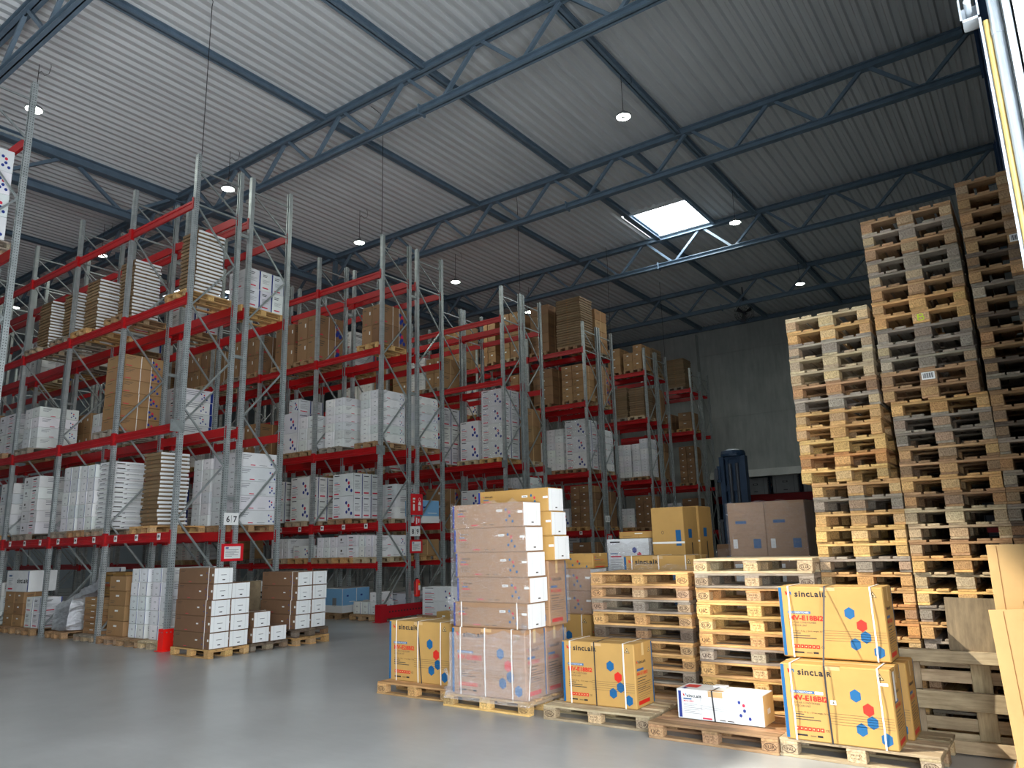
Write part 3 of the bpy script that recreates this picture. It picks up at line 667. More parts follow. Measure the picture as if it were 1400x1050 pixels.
for nm, yf, bays, lv, lab, fl in (
    ('A2',3.7,4,LV,'rack at the far left edge, nearest to the aisle camera side',None),
    ('B1',8.0,9,LV,'near half of the double rack signed 6 7 with red column guard',0),
    ('B2',9.35,9,LV,'far half of the double rack signed 6 7',None),
    ('C1',13.5,9,LVC,'near half of the double rack with fire signs and red end barrier',1),
    ('C2',14.87,9,LVC,'far half of the double rack with fire signs and red end barrier',None),
    ('D1',18.95,6,LV,'near half of fourth double rack, behind the tall wrapped white stacks',None),
    ('D2',20.19,6,LV,'far half of the fourth double rack from the left',None),
    ('E1',24.27,5,[1.23]+LV,'near half of fifth double rack, under the flat brown carton tower',1),
    ('E2',25.5,5,[1.23]+LV,'far half of the fifth double rack from the left',None),
    ('F1',29.65,4,LV,'near half of sixth double rack with small white cartons mid height',None),
    ('F2',30.87,4,LV,'far half of the sixth double rack from the left',None),
    ('G1',34.85,4,LV,'near half of the rearmost double rack by the concrete wall',None),
    ('G2',36.15,4,LV,'far half of the rearmost double rack by the concrete wall',None)):
    ROWS[nm] = (yf, lv); rack(yf, bays, lv, lab, fl, dict(B1=.30,C1=.32,F1=.17,G1=.25).get(nm, 0))
# spacers between back-to-back frames
RN = dict(A2='leftmost rack', B1='rack six', B2='rack seven', C1='rack eight', C2='rack nine', D1='fourth double rack', D2='fourth double rack rear', E1='fifth double rack', E2='fifth double rack rear', F1='sixth double rack', F2='sixth double rack rear', G1='rearmost rack', G2='rearmost rack rear')
LOOK = dict(end='white end-on', hexw='white hexagon-printed', side='white text-panelled', longw='long white', kraft='brown', kraft4='brown hexagon-sided', flatw='flat white-ended', flatk='flat brown', flatp='flat white printed', blue='light blue', longend='white-ended brown')
KIND = dict(end='white_carton', hexw='printed_carton', side='printed_carton', longw='long_carton', kraft='brown_carton', kraft4='brown_carton', flatw='flat_carton', flatk='flat_carton', flatp='flat_carton', blue='blue_carton')
LOADS = []
def load(row, lev, x0, x1, style, nx, nz, h, ny=1, dy=.98, off=.1, dark=False, det=0, extra=0, pal=True):
    LOADS.append(dict(row=row, lev=lev, x0=x0, x1=x1, style=style, nx=nx, nz=nz, h=h, ny=ny, dy=dy, off=off, dark=dark, det=det, extra=extra, pal=pal))
# rack six (near half of the 6|7 rack)
for a, b, n in ((-14.70,-14.06,17),(-17.36,-16.68,17),(-19.12,-18.44,16),(-20.25,-19.55,15),(-21.85,-21.15,16)): load('B1',2,a,b,'flatw',1,n,.083,dy=.66,off=.18,det=1)
load('B1',1,-17.5,-16.72,'kraft4',1,6,.295); load('B1',1,-23.4,-22.3,'longw',1,4,.27,dy=.6); load('B1',1,-21.75,-20.85,'end',2,4,.27)
load('B1',0,-22.7,-21.95,'longw',1,5,.27); load('B1',0,-21.3,-20.4,'longw',1,5,.285); load('B1',0,-18.95,-18.2,'end/b',2,5,.30,det=1); load('B1',0,-18.1,-17.4,'end/b',2,5,.295,det=1)
load('B1',0,-17.3,-16.68,'flatp',1,14,.105,dy=.75,det=1); load('B1',0,-15.45,-14.78,'flatw',1,18,.083,dy=.66,det=1)
load('B1',-1,-21.7,-20.6,'kraft',2,3,.27,dy=.5,det=1); load('B1',-1,-20.45,-19.65,'side',2,2,.35,dy=.5,det=1)
load('B1',-1,-17.5,-16.72,'kraft',1,6,.125,dy=.5,det=1); load('B1',-1,-16.35,-15.65,'kraft',1,4,.30,det=2); load('B1',-1,-15.5,-14.86,'end/b',2,5,.27,det=2); load('B1',-1,-14.8,-14.1,'end/b',2,5,.272,det=2)
# rack seven
load('B2',0,-15.8,-15.1,'end',2,6,.25,dy=.9); load('B2',0,-15.05,-14.06,'end/b',2,5,.31,dy=1.02); load('B2',2,-14.85,-14.08,'side',1,2,.47,ny=3,dy=1.0); load('B2',2,-17.4,-16.7,'side',1,2,.47,ny=3,dy=1.0)
load('B2',2,-20.2,-19.4,'side',2,2,.45); load('B2',2,-22.6,-21.95,'side',2,3,.45); load('B2',2,-23.6,-22.8,'side',2,3,.45)
load('B2',-1,-17.5,-16.7,'side',2,2,.4); load('B2',-1,-18.4,-17.6,'longw',1,2,.35); load('B2',-1,-20.2,-19.4,'end',3,2,.3)
# rack eight
load('C1',1,-17.7,-16.85,'hexw/3',1,2,.62); load('C1',1,-15.9,-15.05,'hexw/3',1,2,.60,det=1); load('C1',1,-19.15,-18.35,'hexw/3',1,2,.6)
load('C1',0,-16.5,-15.7,'end',3,2,.27); load('C1',0,-15.64,-14.9,'longw',1,2,.29); load('C1',0,-14.84,-14.04,'end/b',3,2,.27); load('C1',0,-17.5,-16.7,'hexw',1,1,.34); load('C1',0,-18.5,-17.7,'end',3,2,.27)
load('C1',2,-17.75,-16.85,'hexw/2',1,2,.60,extra=1); load('C1',2,-16.3,-15.5,'end',2,6,.23); load('C1',2,-14.85,-14.1,'end',2,6,.235)
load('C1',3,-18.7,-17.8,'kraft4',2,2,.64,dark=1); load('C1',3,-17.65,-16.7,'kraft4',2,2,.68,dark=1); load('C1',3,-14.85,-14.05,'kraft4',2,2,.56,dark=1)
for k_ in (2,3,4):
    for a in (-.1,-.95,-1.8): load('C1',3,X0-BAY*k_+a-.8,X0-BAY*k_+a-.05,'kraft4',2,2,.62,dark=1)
load('C1',-1,-16.2,-15.4,'blue',1,1,.62,ny=2); load('C1',-1,-15.0,-14.1,'end/b',3,1,.30,dy=.6,extra=1,det=1)
# rack nine
load('C2',1,-15.65,-14.85,'longw',1,3,.32); load('C2',1,-14.5,-14.08,'blue',1,1,.62,pal=False); load('C2',2,-14.92,-14.1,'end',2,6,.24); load('C2',3,-17.5,-16.75,'side',2,2,.58); load('C2',-1,-15.1,-14.1,'hexw',1,1,.42)
load('C2',1,-17.5,-16.7,'hexw',1,2,.5); load('C2',0,-15.0,-14.1,'kraft',1,1,.42); load('C2',0,-17.5,-16.7,'kraft',1,1,.4)
# fourth double rack
load('D1',1,-17.45,-16.68,'hexw/2',1,3,.66); load('D1',1,-15.9,-15.08,'hexw',1,2,.66); load('D1',1,-14.98,-14.1,'hexw/2',1,4,.575); load('D1',2,-17.5,-16.68,'end',2,6,.2)
load('D2',0,-14.95,-14.1,'end',3,6,.27); load('D2',1,-14.85,-14.08,'kraft',1,3,.6); load('D1',0,-15.9,-15.1,'hexw',1,2,.6,dark=0); load('D1',0,-14.9,-14.1,'kraft',2,3,.4,dark=1)
# fifth double rack
load('E1',4,-21.3,-20.0,'kraft',2,4,.5); load('E1',4,-19.15,-18.3,'kraft',2,4,.49); load('E1',4,-18.0,-17.1,'kraft',2,4,.5); load('E1',4,-16.5,-15.6,'kraft',1,5,.4,dark=1); load('E1',4,-15.25,-14.1,'flatk',1,20,.1,dark=1)
load('E1',3,-15.08,-14.1,'kraft',2,5,.28); load('E1',3,-16.45,-15.5,'kraft',1,4,.36,dark=1); load('E1',3,-17.6,-16.7,'kraft',2,4,.36)
load('E1',2,-15.9,-15.12,'end',2,6,.27); load('E1',2,-15.02,-14.1,'hexw/2',1,3,.63); load('E1',2,-16.5,-16.0,'end',1,5,.26,pal=False)
load('E1',1,-14.9,-14.1,'kraft',2,6,.255,dark=1); load('E1',1,-15.75,-14.98,'hexw',1,1,.7); load('E1',0,-15.85,-15.1,'hexw',1,1,.56); load('E1',0,-14.9,-14.1,'kraft',1,1,.4,dark=1)
load('E2',4,-14.95,-14.1,'kraft',2,4,.45); load('E2',3,-14.95,-14.1,'kraft4',1,4,.4); load('E2',2,-14.95,-14.1,'end',3,6,.27); load('E2',1,-14.9,-14.1,'kraft',1,3,.45,dark=1)
# sixth double rack
load('F1',3,-15.85,-15.2,'kraft',1,3,.38); load('F1',3,-15.05,-14.1,'kraft',2,2,.41,extra=1); load('F1',2,-15.75,-14.98,'flatk',1,14,.1); load('F1',2,-14.9,-14.12,'flatk',1,13,.1)
load('F1',1,-15.72,-14.95,'end',2,6,.245); load('F1',1,-14.9,-14.1,'end',2,6,.245,extra=1); load('F1',0,-14.88,-14.1,'kraft',2,4,.33,dark=1); load('F1',0,-15.7,-14.95,'end',2,3,.27)
load('F2',3,-14.9,-14.1,'flatk',1,12,.1); load('F2',2,-14.9,-14.1,'kraft',1,4,.36,dark=1); load('F2',1,-14.9,-14.1,'kraft',1,4,.4,dark=1)
# rearmost rack
load('G1',3,-15.25,-14.25,'flatk',1,15,.1); load('G1',2,-15.75,-15.15,'kraft',1,2,.42,dark=1); load('G1',2,-14.8,-14.1,'kraft',1,2,.42,dark=1); load('G1',1,-14.9,-14.1,'kraft',2,6,.3,dark=1); load('G1',0,-14.9,-14.1,'kraft',1,4,.35,dark=1); load('G1',0,-15.7,-14.95,'end',2,4,.3)
load('A2',2,-15.0,-14.12,'end/b',1,4,.42,dy=.9,off=.05,det=1)
# deeper bays seen through the racks
rg = random.Random(11)
for row, lev, bays in (('B2',1,(1,2,3)),('C1',1,(2,3,4)),('C1',2,(1,2,3,4)),('D1',1,(2,3)),('D1',2,(1,2)),('E1',3,(2,)),('C2',1,(1,2)),('C2',3,(1,2)),('B1',0,(4,)),('B1',1,(4,)),('C1',0,(2,3)),('B2',0,(1,2,3)),('B1',-1,(3,)),('D1',0,(1,)),('B2',2,(4,)),('C2',2,(1,2))):
    for k_ in bays:
        for s_ in range(3):
            if rg.random() < .22: continue
            st, nx, nz, h = rg.choice((('hexw',1,2,.6),('kraft',2,2,.55),('kraft4',1,3,.45),('end',2,3,.34),('longw',1,4,.3),('side',2,2,.5)))
            x1 = X0-BAY*k_-.09-.85*s_; load(row,lev,x1-.76,x1,st,nx,nz,h)
# sort out bay by bay so that no load or pallet meets a frame or a neighbour
groups = {}
for L in LOADS: groups.setdefault((L['row'], L['lev']), []).append(L)
LVN = {-1:'floor',0:'one',1:'two',2:'three',3:'four',4:'five'}
TOPOFF = {}
for (row, lev), ls in groups.items():
    yf, lv = ROWS[row]; z = 0 if lev < 0 else lv[lev]
    ls.sort(key=lambda L: -(L['x0']+L['x1'])/2); cur = 1e9
    for L in ls:
        c = (L['x0']+L['x1'])/2; w = max(L['x1']-L['x0'], .82 if L['pal'] else .1); bay = math.floor((X0-c)/BAY); hi = X0-BAY*bay-.065; lo = hi-BAY+.13
        c = min(max(c, lo+w/2), hi-w/2); c = min(c, cur-w/2-.01)
        if c-w/2 < lo: c = min(lo-.13-w/2, cur-w/2-.01)
        cur = c-w/2; L['c'] = c
    for pi, L in enumerate(ls):
        w = L['x1']-L['x0']; c = L['c']; x0 = c-w/2; y0 = yf+L['off']; nm = RN[row]
        place = f"pallet {cardw(pi+1)}, " + ('floor' if lev < 0 else f'beam level {LVN[lev]}') + f', {nm}'
        zz = z
        st = L['style'].split('/')[0]
        if L['pal']:
            wd = rg.choice(('brown','honey','grey','pale','brown')); yc = yf+.535
            pallet(c, yc, z+.001, PI/2, f"{WORDS[wd]} wooden pallet, " + place.replace('pallet ', 'number '), wd, L['det'], None, 'pallets in the racks'); zz = z+.146
        if lev >= 0 and lev+1 < len(lv): L['h'] = min(L['h'], (lv[lev+1]-.26-zz)/L['nz'])
        elif lev < 0: L['h'] = min(L['h'], (lv[0]-.26-zz)/L['nz'])
        dark = L['dark']; cw = w/L['nx']; cd = L['dy']/L['ny']
        lean = rg.uniform(-.012,.012)
        for iz in range(L['nz']):
            for ix in range(L['nx']):
                for iy in range(L['ny']):
                    flatst = st[:4] == 'flat'
                    jx = rg.uniform(-.018,.018) if flatst else rg.uniform(-.004,.004); jy = rg.uniform(-.012,.012) if flatst else rg.uniform(-.006,.006)
                    jx += lean*iz*(.15 if flatst else .5)
                    if not flatst and L['nx'] > 1: jx = min(max(jx,-.004),.004)
                    where = f'layer {cardw(iz+1)}' + (f' column {cardw(ix+1)}' if L['nx'] > 1 else '') + (f' row {cardw(iy+1)}' if L['ny'] > 1 else '')
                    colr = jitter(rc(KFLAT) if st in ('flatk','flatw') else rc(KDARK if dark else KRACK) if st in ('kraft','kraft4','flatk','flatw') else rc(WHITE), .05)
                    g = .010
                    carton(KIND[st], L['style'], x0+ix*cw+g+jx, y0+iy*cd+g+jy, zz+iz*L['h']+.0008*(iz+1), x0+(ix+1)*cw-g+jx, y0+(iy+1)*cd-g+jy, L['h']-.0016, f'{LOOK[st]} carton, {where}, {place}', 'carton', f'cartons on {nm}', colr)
        if L['extra']:
            ew, eh = min(cw, .45), min(L['h'], .5)
            carton(KIND[st], L['style'], x0+w-ew, y0+.02, zz+L['nz']*L['h']+.002, x0+w-.01, y0+L['dy']-.05, eh*.8, f'single {LOOK[st]} carton topping {place}', 'carton', f'cartons on {nm}', jitter(rc(KDARK if dark else KRACK) if st[:5]=='kraft' else rc(WHITE), .05))

# ------------------------------------------------------------------ goods on the floor around rack six
def single(name, style, x0, y0, z0, x1, y1, h, label, col=None, cat='carton', rz=0): return carton(name, style, x0, y0, z0, x1, y1, h, label, cat, None, col, rz)
single('long_carton','bigname',-21.75,8.12,.96,-20.45,8.75,.5,'wide white carton with large maker name lying on brown cartons under rack six')
single('printed_carton','bigname',-19.18,9.145,.002,-18.12,9.27,1.5,'tall white printed carton standing behind the foil-wrapped goods under rack six')
single('brown_carton','unit/MV-E28BI2',-18.05,8.69,.15,-17.0,9.04,.6,'brown air conditioner carton behind the foil bundle, lower of two')
single('brown_carton','unit/MV-E28BI2',-18.0,8.69,.755,-16.98,9.05,.65,'brown air conditioner carton behind the foil bundle, upper of two')
# foil-wrapped bundle and its drape
pallet(-18.45,8.52,.001,PI/2,'brown wooden pallet carrying the silver foil-wrapped bundle under rack six','brown',1)
mb = MB('foil'); rr_ = random.Random(3); nx_, nz_ = 9, 10; P_ = {}
ring = [(-.36,-.5),(-.12,-.52),(.12,-.52),(.36,-.5),(.37,-.2),(.37,.1),(.36,.35),(.1,.36),(-.15,.36),(-.36,.35),(-.37,.1),(-.37,-.2)]
for iz in range(nz_+1):
    t = iz/nz_
    for j, (a, b) in enumerate(ring):
        q = 1 - .22*max(0,t-.75)/.25 + rr_.uniform(-.03,.03); P_[iz,j] = (a*q, b*q+.05*t, .02+t*.62+rr_.uniform(-.012,.012)+(.35*max(0,a+.1)*t))
for iz in range(nz_):
    for j in range(len(ring)):
        j2 = (j+1) % len(ring); mb.face([P_[iz,j],P_[iz,j2],P_[iz+1,j2],P_[iz+1,j]])
mb.face([P_[nz_,j] for j in range(len(ring))])
tag(mb.build('foil_bundle', None, (-18.5,8.55,.15)), 'crumpled silver foil-wrapped bundle on a pallet under rack six', 'bundle')
mb = MB('foil'); pr = random.Random(5)
g = [[(x, 8.14+.04*math.sin(x*9)+pr.uniform(-.01,.01), .92+.42*(x+18.1)/1.3*(1-j/3)+pr.uniform(-.02,.02)-.10*j*0) for x in [-18.1+1.3*i/10 for i in range(11)]] for j in range(4)]
g = [[(p[0], p[1]+.0, .84+(.40*(i/10)+.10)*(1-j/3.)+(.26*(i/10))*(j/3.)) for i, p in enumerate(row_)] for j, row_ in enumerate(g)]
for j in range(3):
    for i in range(10): mb.face([g[j][i],g[j+1][i],g[j+1][i+1],g[j][i+1]])
o_ = mb.build('foil_drape'); m_ = o_.modifiers.new('t','SOLIDIFY'); m_.thickness = .008
tag(o_, 'loose silver foil sheet sagging across the pallets under rack six', 'foil sheet')

# three pallets of white-ended cartons in front of the 6|7 rack end
def along_x(px1, yc, z, label, wood, det=2, marks=None, grp=None): return pallet(px1-.6, yc, z, 0, label, wood, det, marks, grp)
GE = 'white-ended cartons at the 6 7 rack end'
along_x(-12.1,8.12,0,'honey pallet with nine white-ended cartons at the 6 7 rack end','honey')
along_x(-12.12,8.98,0,'dark pallet with three white-ended cartons beside the leaning brown board','dark')
along_x(-12.05,9.92,0,'lower honey pallet under eight white-ended cartons at rack end','honey'); along_x(-12.08,9.92,.1455,'upper grey pallet under eight white-ended cartons at rack end','dark')
def ends(x1, y0, z0, wy, h, grid, what):
    for c_, n_ in enumerate(grid):
        for k_ in range(n_):
            jx = random.uniform(-.015,.02)+.012*k_; L = 1.12
            o = carton('long_carton','longend',x1-L+jx,y0+c_*wy+.004,z0+k_*h+.0008,x1+jx,y0+(c_+1)*wy-.006,h-.002,f'white-ended brown carton, layer {cardw(k_+1)}, {"near" if c_==0 else "far"} column, {what}','carton',GE,jitter(s2l(112,82,58),.04))
            if c_ == 0: strap_round(o, L, wy-.01, h-.002, .86, .014, 'strap_white', 'white packing strap', .004)
ends(-12.15,7.74,.146,.385,.275,(5,4),'honey pallet at rack end'); ends(-12.15,8.62,.146,.37,.275,(2,1),'dark pallet by board'); ends(-12.14,9.55,.292,.37,.27,(4,4),'doubled pallets at rack end')
mb = MB('plywood'); mb.box(-.009,0,0,.009,.86,1.2); o = mb.build('wood_board', None, (-13.36,8.78,.003)); o.rotation_euler = (0,-.03,0); tag(o,'worn brown wooden board leaning upright behind three white-ended cartons','board')
single('printed_carton','side',-13.9,9.56,0,-13.45,9.98,1.17,'white carton standing behind the leaning brown board',None)

# column guard, end barrier, plates, signs
mb = MB('guard_red'); mb.box(-.09,-.10,0,.09,-.09,.40); mb.box(.08,-.09,0,.09,.10,.40); mb.box(-.09,-.09,0,-.08,.10,.40); mb.box(-.13,-.14,0,.13,-.10,.012); mb.box(.09,-.1,0,.13,.13,.012)
for s_ in (-.04,.04): mb.tube([(s_,-.101,.34),(s_,-.108,.34)],.012,8,'galvanised'); mb.tube([(.09,s_,.34),(.1,s_,.34)],.012,8,'galvanised')
tag(mb.build('post_guard', None, (X0+.02,7.98,0)), 'bright red steel guard round the foot of the rack signed 6 7', 'guard')
r = empty('end_barrier', (X0+.22,13.35,0)); tag(r,'long dark red end barrier on the floor below the fire signs','barrier')
mb = MB('barrier_red'); mb.box(-.09,-.1,0,.1,.12,.42); mb.box(-.13,-.14,0,.14,.16,.012); mb.build('end_post', r)
mb = MB('barrier_red'); mb.box(-.09,2.5,0,.1,2.7,.42); mb.box(-.13,2.46,0,.14,2.74,.012); mb.build('end_post', r)
mb = MB('barrier_red'); mb.box(.0,.12,.08,.05,2.5,.38); F = Face(mb,(.05,.12,.08),(0,1,0),(0,0,1))
for k_ in range(21): F.rect(.12+k_*.105,.13,.165+k_*.105,.17,'black_rubber')
mb.build('rail', r)
def plate(y, z, label, w=.3):
    mb = MB('galvanised'); mb.box(-.004,-w/2,-.12,.004,w/2,.12); F = Face(mb,(.004,-w/2,-.12),(0,1,0),(0,0,1))
    for a in (.03,w-.03): F.ring(a,.2,.01,.01,.006,'black_rubber',8)
    tag(mb.build('load_plate', None, (X0+.056,y,z)), label, 'plate')
plate(7.9,4.27,'grey steel plate on the near upright of the rack signed 6 7'); plate(13.45,4.26,'grey steel plate on the near upright above the end barrier'); plate(18.85,4.27,'grey steel plate on the fourth double rack near upright')
plate(21.4,4.2,'grey steel plate on the fourth double rack rear upright'); plate(26.5,4.1,'grey steel plate on the fifth double rack rear upright')
def sign(name, y0, y1, z0, z1, base, draw, label, cat='sign'):
    mb = MB(base); w, h = y1-y0, z1-z0; mb.box(-.004,0,0,.004,w,h); F = Face(mb,(.004,0,0),(0,1,0),(0,0,1)); draw(F,w,h)
    tag(mb.build(name, None, (X0+.062,y0,z0)), label, cat)
def num(a, b):
    def f(F,w,h):
        F.text(a,.14*w,.24*h,.5*h,'ink_black',.02); F.text(b,.62*w,.24*h,.5*h,'ink_black',.02); F.rect(.49*w,.2*h,.51*w,.8*h,'ink_black')
    return f
def frame(F,w,h):
    F.rect(.13*w,.15*h,.87*w,.85*h,'paper'); F.rect(.18*w,.72*h,.32*w,.80*h,'ink_navy',.0004)
    for k_ in range(6): F.rect(.18*w,(.64-k_*.075)*h,(.18+(.6,.5,.62,.4,.58,.3)[k_])*w,(.665-k_*.075)*h,'ink_grey',.0004)
def fire(F,w,h):
    F.rect(.08*w,.12*h,.42*w,.88*h,'ink_red'); F.rect(.18*w,.2*h,.32*w,.5*h,'paper',.0004); F.rect(.18*w,.58*h,.32*w,.66*h,'paper',.0004); F.rect(.16*w,.72*h,.36*w,.8*h,'paper',.0004)
    F.rect(.62*w,.2*h,.75*w,.42*h,'paper'); F.poly([(.60*w,.46*h),(.88*w,.46*h),(.82*w,.62*h),(.66*w,.62*h)],'paper'); F.ring(.73*w,.73*h,.09*w,.09*h,.025*w,'paper',12); F.rect(.82*w,.2*h,.86*w,.44*h,'paper')
def fire2(F,w,h): F.rect(.2*w,.15*h,.42*w,.85*h,'paper'); F.rect(.58*w,.3*h,.8*w,.75*h,'paper')
sign('aisle_sign',9.04,9.38,2.33,2.58,'paper',num('6','7'),'white aisle sign reading 6 and 7 on the rack uprights')
sign('notice_board',9.02,9.53,1.60,1.95,'sign_red',frame,'red-framed paper notice below the white 6 7 sign')
sign('fire_sign',14.57,15.03,2.62,3.18,'sign_red',fire,'large red sign with white fire extinguisher symbols on the rack end','sign')
sign('fire_sign',14.72,14.94,2.60-.26,2.60-.02,'sign_red',fire2,'small red fire sign just under the large red fire sign','sign')
sign('aisle_sign',14.55,14.93,2.06,2.32,'paper',num('8','9'),'white aisle sign reading 8 and 9 below the fire signs')
sign('notice_board',14.55,15.02,1.62,1.97,'sign_red',frame,'red-framed paper notice above the fire extinguisher')
sign('notice_board',25.25,25.7,1.66,2.06,'sign_red',frame,'red-framed paper notice on the fifth double rack end')
sign('aisle_sign',25.2,25.55,2.5,2.75,'paper',num('1','2'),'small white aisle sign on the fifth double rack end')
# fire extinguisher
r = empty('fire_extinguisher', (X0+.16,14.71,.52)); tag(r,'red fire extinguisher hanging on the rack end above the barrier','fire extinguisher')
mb = MB('guard_red'); mb.lathe([(.0,.0),(.07,.0),(.08,.03),(.08,.36),(.06,.41),(.025,.44),(0,.44)],16); F = Face(mb,(.081,-.04,.16),(0,1,0),(0,0,1)); F.rect(0,0,.08,.12,'paper'); F.rect(.01,.13,.07,.17,'ink_yellow'); mb.build('cylinder', r)
mb = MB('black_rubber'); mb.box(-.02,-.04,.44,.02,.04,.47); mb.tube([(0,-.03,.46),(.02,-.10,.42),(.03,-.11,.25),(.02,-.1,.06)],.012,8); mb.build('valve_and_hose', r)
mb = MB('galvanised'); mb.box(-.11,-.05,.2,-.08,.05,.4); mb.build('bracket', r)

# white cartons by the rack-eight end
pallet(-12.4,14.25,0,0,'brown pallet under two white cartons right of the red end barrier','brown',1)
for k_, w_ in enumerate(('lower','upper')): single('long_carton','hexw',-12.95,14.0,.146+k_*.335,-11.8,14.45,.33,f'{w_} of two long white cartons right of the red end barrier')
single('brown_carton','kraft',-12.0,13.45,0,-11.55,13.8,.30,'small brown carton on the floor before two white cartons')

# ------------------------------------------------------------------ front row: pallets and air conditioner cartons
MK = ('EPAL','CODE','EUR')
pallet(-6.645,7.4,0,0,'honey pallet under the leftmost air conditioner carton in the front row','honey',2,('EUR','CODE','EPAL'))
U28, U18 = 'unit/MV-E28BI2', 'unit/MV-E18BI2'
o = single('unit_carton',U28,-7.2,7.16,.146,-6.16,7.62,.725,'brown large unit carton alone on its pallet, leftmost of the front row',KRAFT[0])
for u in (.13,.49,.85): strap_round(o,1.04,.46,.725,u)
strap(o,[(-.02,-.235,.73),(.06,-.245,.0)],.012,'strap_black','black packing strap')
# wrapped tower
pallet(-5.42,7.26,0,0,'yellow pallet under the tall film-wrapped carton tower','new',2,('CODE','CODE','EPAL'))
TW = 'in the tall film-wrapped tower'
o = single('unit_carton',U28,-5.9,6.88,.146,-4.86,7.28,.725,'brown large unit carton, front of the base of the film-wrapped tower',s2l(164,126,92))
for u in (.13,.47,.83): strap_round(o,1.04,.4,.725,u,.014)
strap(o,[(.524,-.1,.725),(.53,-.12,.35),(.526,-.16,0)],.014,'strap_white','white packing strap')
o = single('unit_carton',U28,-5.9,7.29,.146,-4.86,7.68,.725,'brown large unit carton, rear of the base of the film-wrapped tower',s2l(164,126,92))
o = single('unit_carton',U28,-5.84,7.30,.873,-4.80,7.68,.725,'brown large unit carton, second tier at the back of the film-wrapped tower',s2l(164,126,92))
hz = .873
for k_ in range(5):
    jx = (.0,.05,.03,.015,.0)[k_]; L0 = (1.06,1.04,1.04,1.04,1.04)[k_]; x1 = (-4.83,-4.79,-4.81,-4.83,-4.85)[k_]
    o = carton('long_carton','longkraft',x1-L0,6.90,hz,x1,7.26,.277,f'long white-ended brown carton, front column layer {cardw(k_+1)}, film-wrapped tower','carton','long cartons of the wrapped tower',s2l(152,118,88))
    if k_ == 0:
        for u in (.12,.87): strap_round(o,L0,.36,.277,u,.014,bow=.003)
    hz += .2785
hz = 1.60
for k_ in range(3):
    x1 = (-4.70,-4.73,-4.76)[k_]; carton('long_carton','longkraft',x1-1.04,7.29,hz,x1,7.62,.277,f'long white-ended brown carton, back column layer {cardw(k_+1)}, film-wrapped tower','carton','long cartons of the wrapped tower',KRAFT[1]); hz += .2785
def film(name, boxes, label, seed=1, flare=.0, thick=0):
    """stretch film skin round one or more stacked boxes (x0,y0,z0,x1,y1,z1); ragged top edge"""
    rd = random.Random(seed); mb = MB('stretch_film')
    for bi, (x0,y0,z0,x1,y1,z1, sides) in enumerate(boxes):
        g = .02; segs = max(3, int((z1-z0)/.09))
        cor = [(x0-g,y0-g),(x1+g,y0-g),(x1+g,y1+g),(x0-g,y1+g)]
        for si, (a, b) in enumerate(((0,1),(1,2),(2,3),(3,0))):
            if 'frkl'[si] not in sides: continue
            nn = max(3, int(math.dist(cor[a],cor[b])/.09)); gr = []
            dx, dy = cor[b][0]-cor[a][0], cor[b][1]-cor[a][1]; ll = math.hypot(dx,dy); nx, ny = dy/ll, -dx/ll
            for k_ in range(segs+1):
                row_ = []
                for i in range(nn+1):
                    t = i/nn; zz = z0+(z1-z0)*k_/segs; fl = flare*max(0,1-(zz-boxes[0][2])/.3)**2
                    ed = 0 if i in (0,nn) else 1
                    off = fl + ed*rd.uniform(-.002,.008); zz += (rd.uniform(-.04,.03) if k_ == segs else 0)
                    ex = fl*(2*t-1)
                    row_.append((cor[a][0]+dx*t+nx*off+dx/ll*ex, cor[a][1]+dy*t+ny*off+dy/ll*ex, zz))
                gr.append(row_)
            for k_ in range(segs):
                for i in range(nn): mb.face([gr[k_][i],gr[k_][i+1],gr[k_+1][i+1],gr[k_+1][i]], 'stretch_film_thick' if bi < thick else None)
    o = mb.build(name); 
    for p in o.data.polygons: p.use_smooth = True
    tag(o, label, 'stretch film'); return o
tower_film = film('stretch_wrap', [(-5.9,6.88,.10,-4.86,7.68,.835,'frkl'),(-5.9,6.9,.9,-4.80,7.69,1.13,'fl'),(-5.885,6.9,1.15,-4.81,7.27,2.28,'fl'),(-5.84,7.3,.9,-4.80,7.68,1.56,'rk')], 'crinkled clear stretch film round the tall carton tower', 4, .05, 1)
# loose film rucked up at tower corners
mb = MB('stretch_film'); rd = random.Random(8)
for (cx, cy, z0, z1) in ((-5.93,6.86,.12,.40),(-4.84,6.86,.86,.93),(-5.9,6.88,1.13,1.2)):
    pts = [(cx+rd.uniform(-.05,.05), cy+rd.uniform(-.035,.01), z0+(z1-z0)*i/7) for i in range(8)]; mb.tube(pts, [rd.uniform(.012,.03) for _ in pts], 7)
mb.build('film_tail', tower_film)['label'] = 'rucked loose film tail'
film('stretch_wrap',[(-14.99,19.04,4.53,-14.08,20.04,6.82,'fr')],'stretch film round the four-tier printed cartons on the fourth double rack',31)
film('stretch_wrap',[(-15.03,24.36,4.53,-14.07,25.36,6.4,'fr')],'stretch film round the printed cartons on the fifth double rack',32)
# printed unit carton in the middle
pallet(-4.05,7.28,0,.03,'weathered honey pallet under the lone printed unit carton','pale',2,('EPAL','CODE','EUR'))
o = single('unit_carton',U18,-4.51,7.07,.146,-3.66,7.5,.62,'brown printed unit carton alone on its pallet, left of the white carton',KRAFT[0],rz=.02)
for u in (.12,.86): strap_round(o,.85,.43,.62,u,.014)
strap(o,[(-.03,.21,.625),(-.03,-.22,.625),(-.025,-.22,0)],.012,'strap_black','black packing strap')
mb = MB('strap_black'); mb.bar((-.036,-.12,.622),(-.024,-.12,.622),.03,.01); mb.build('buckle', o)
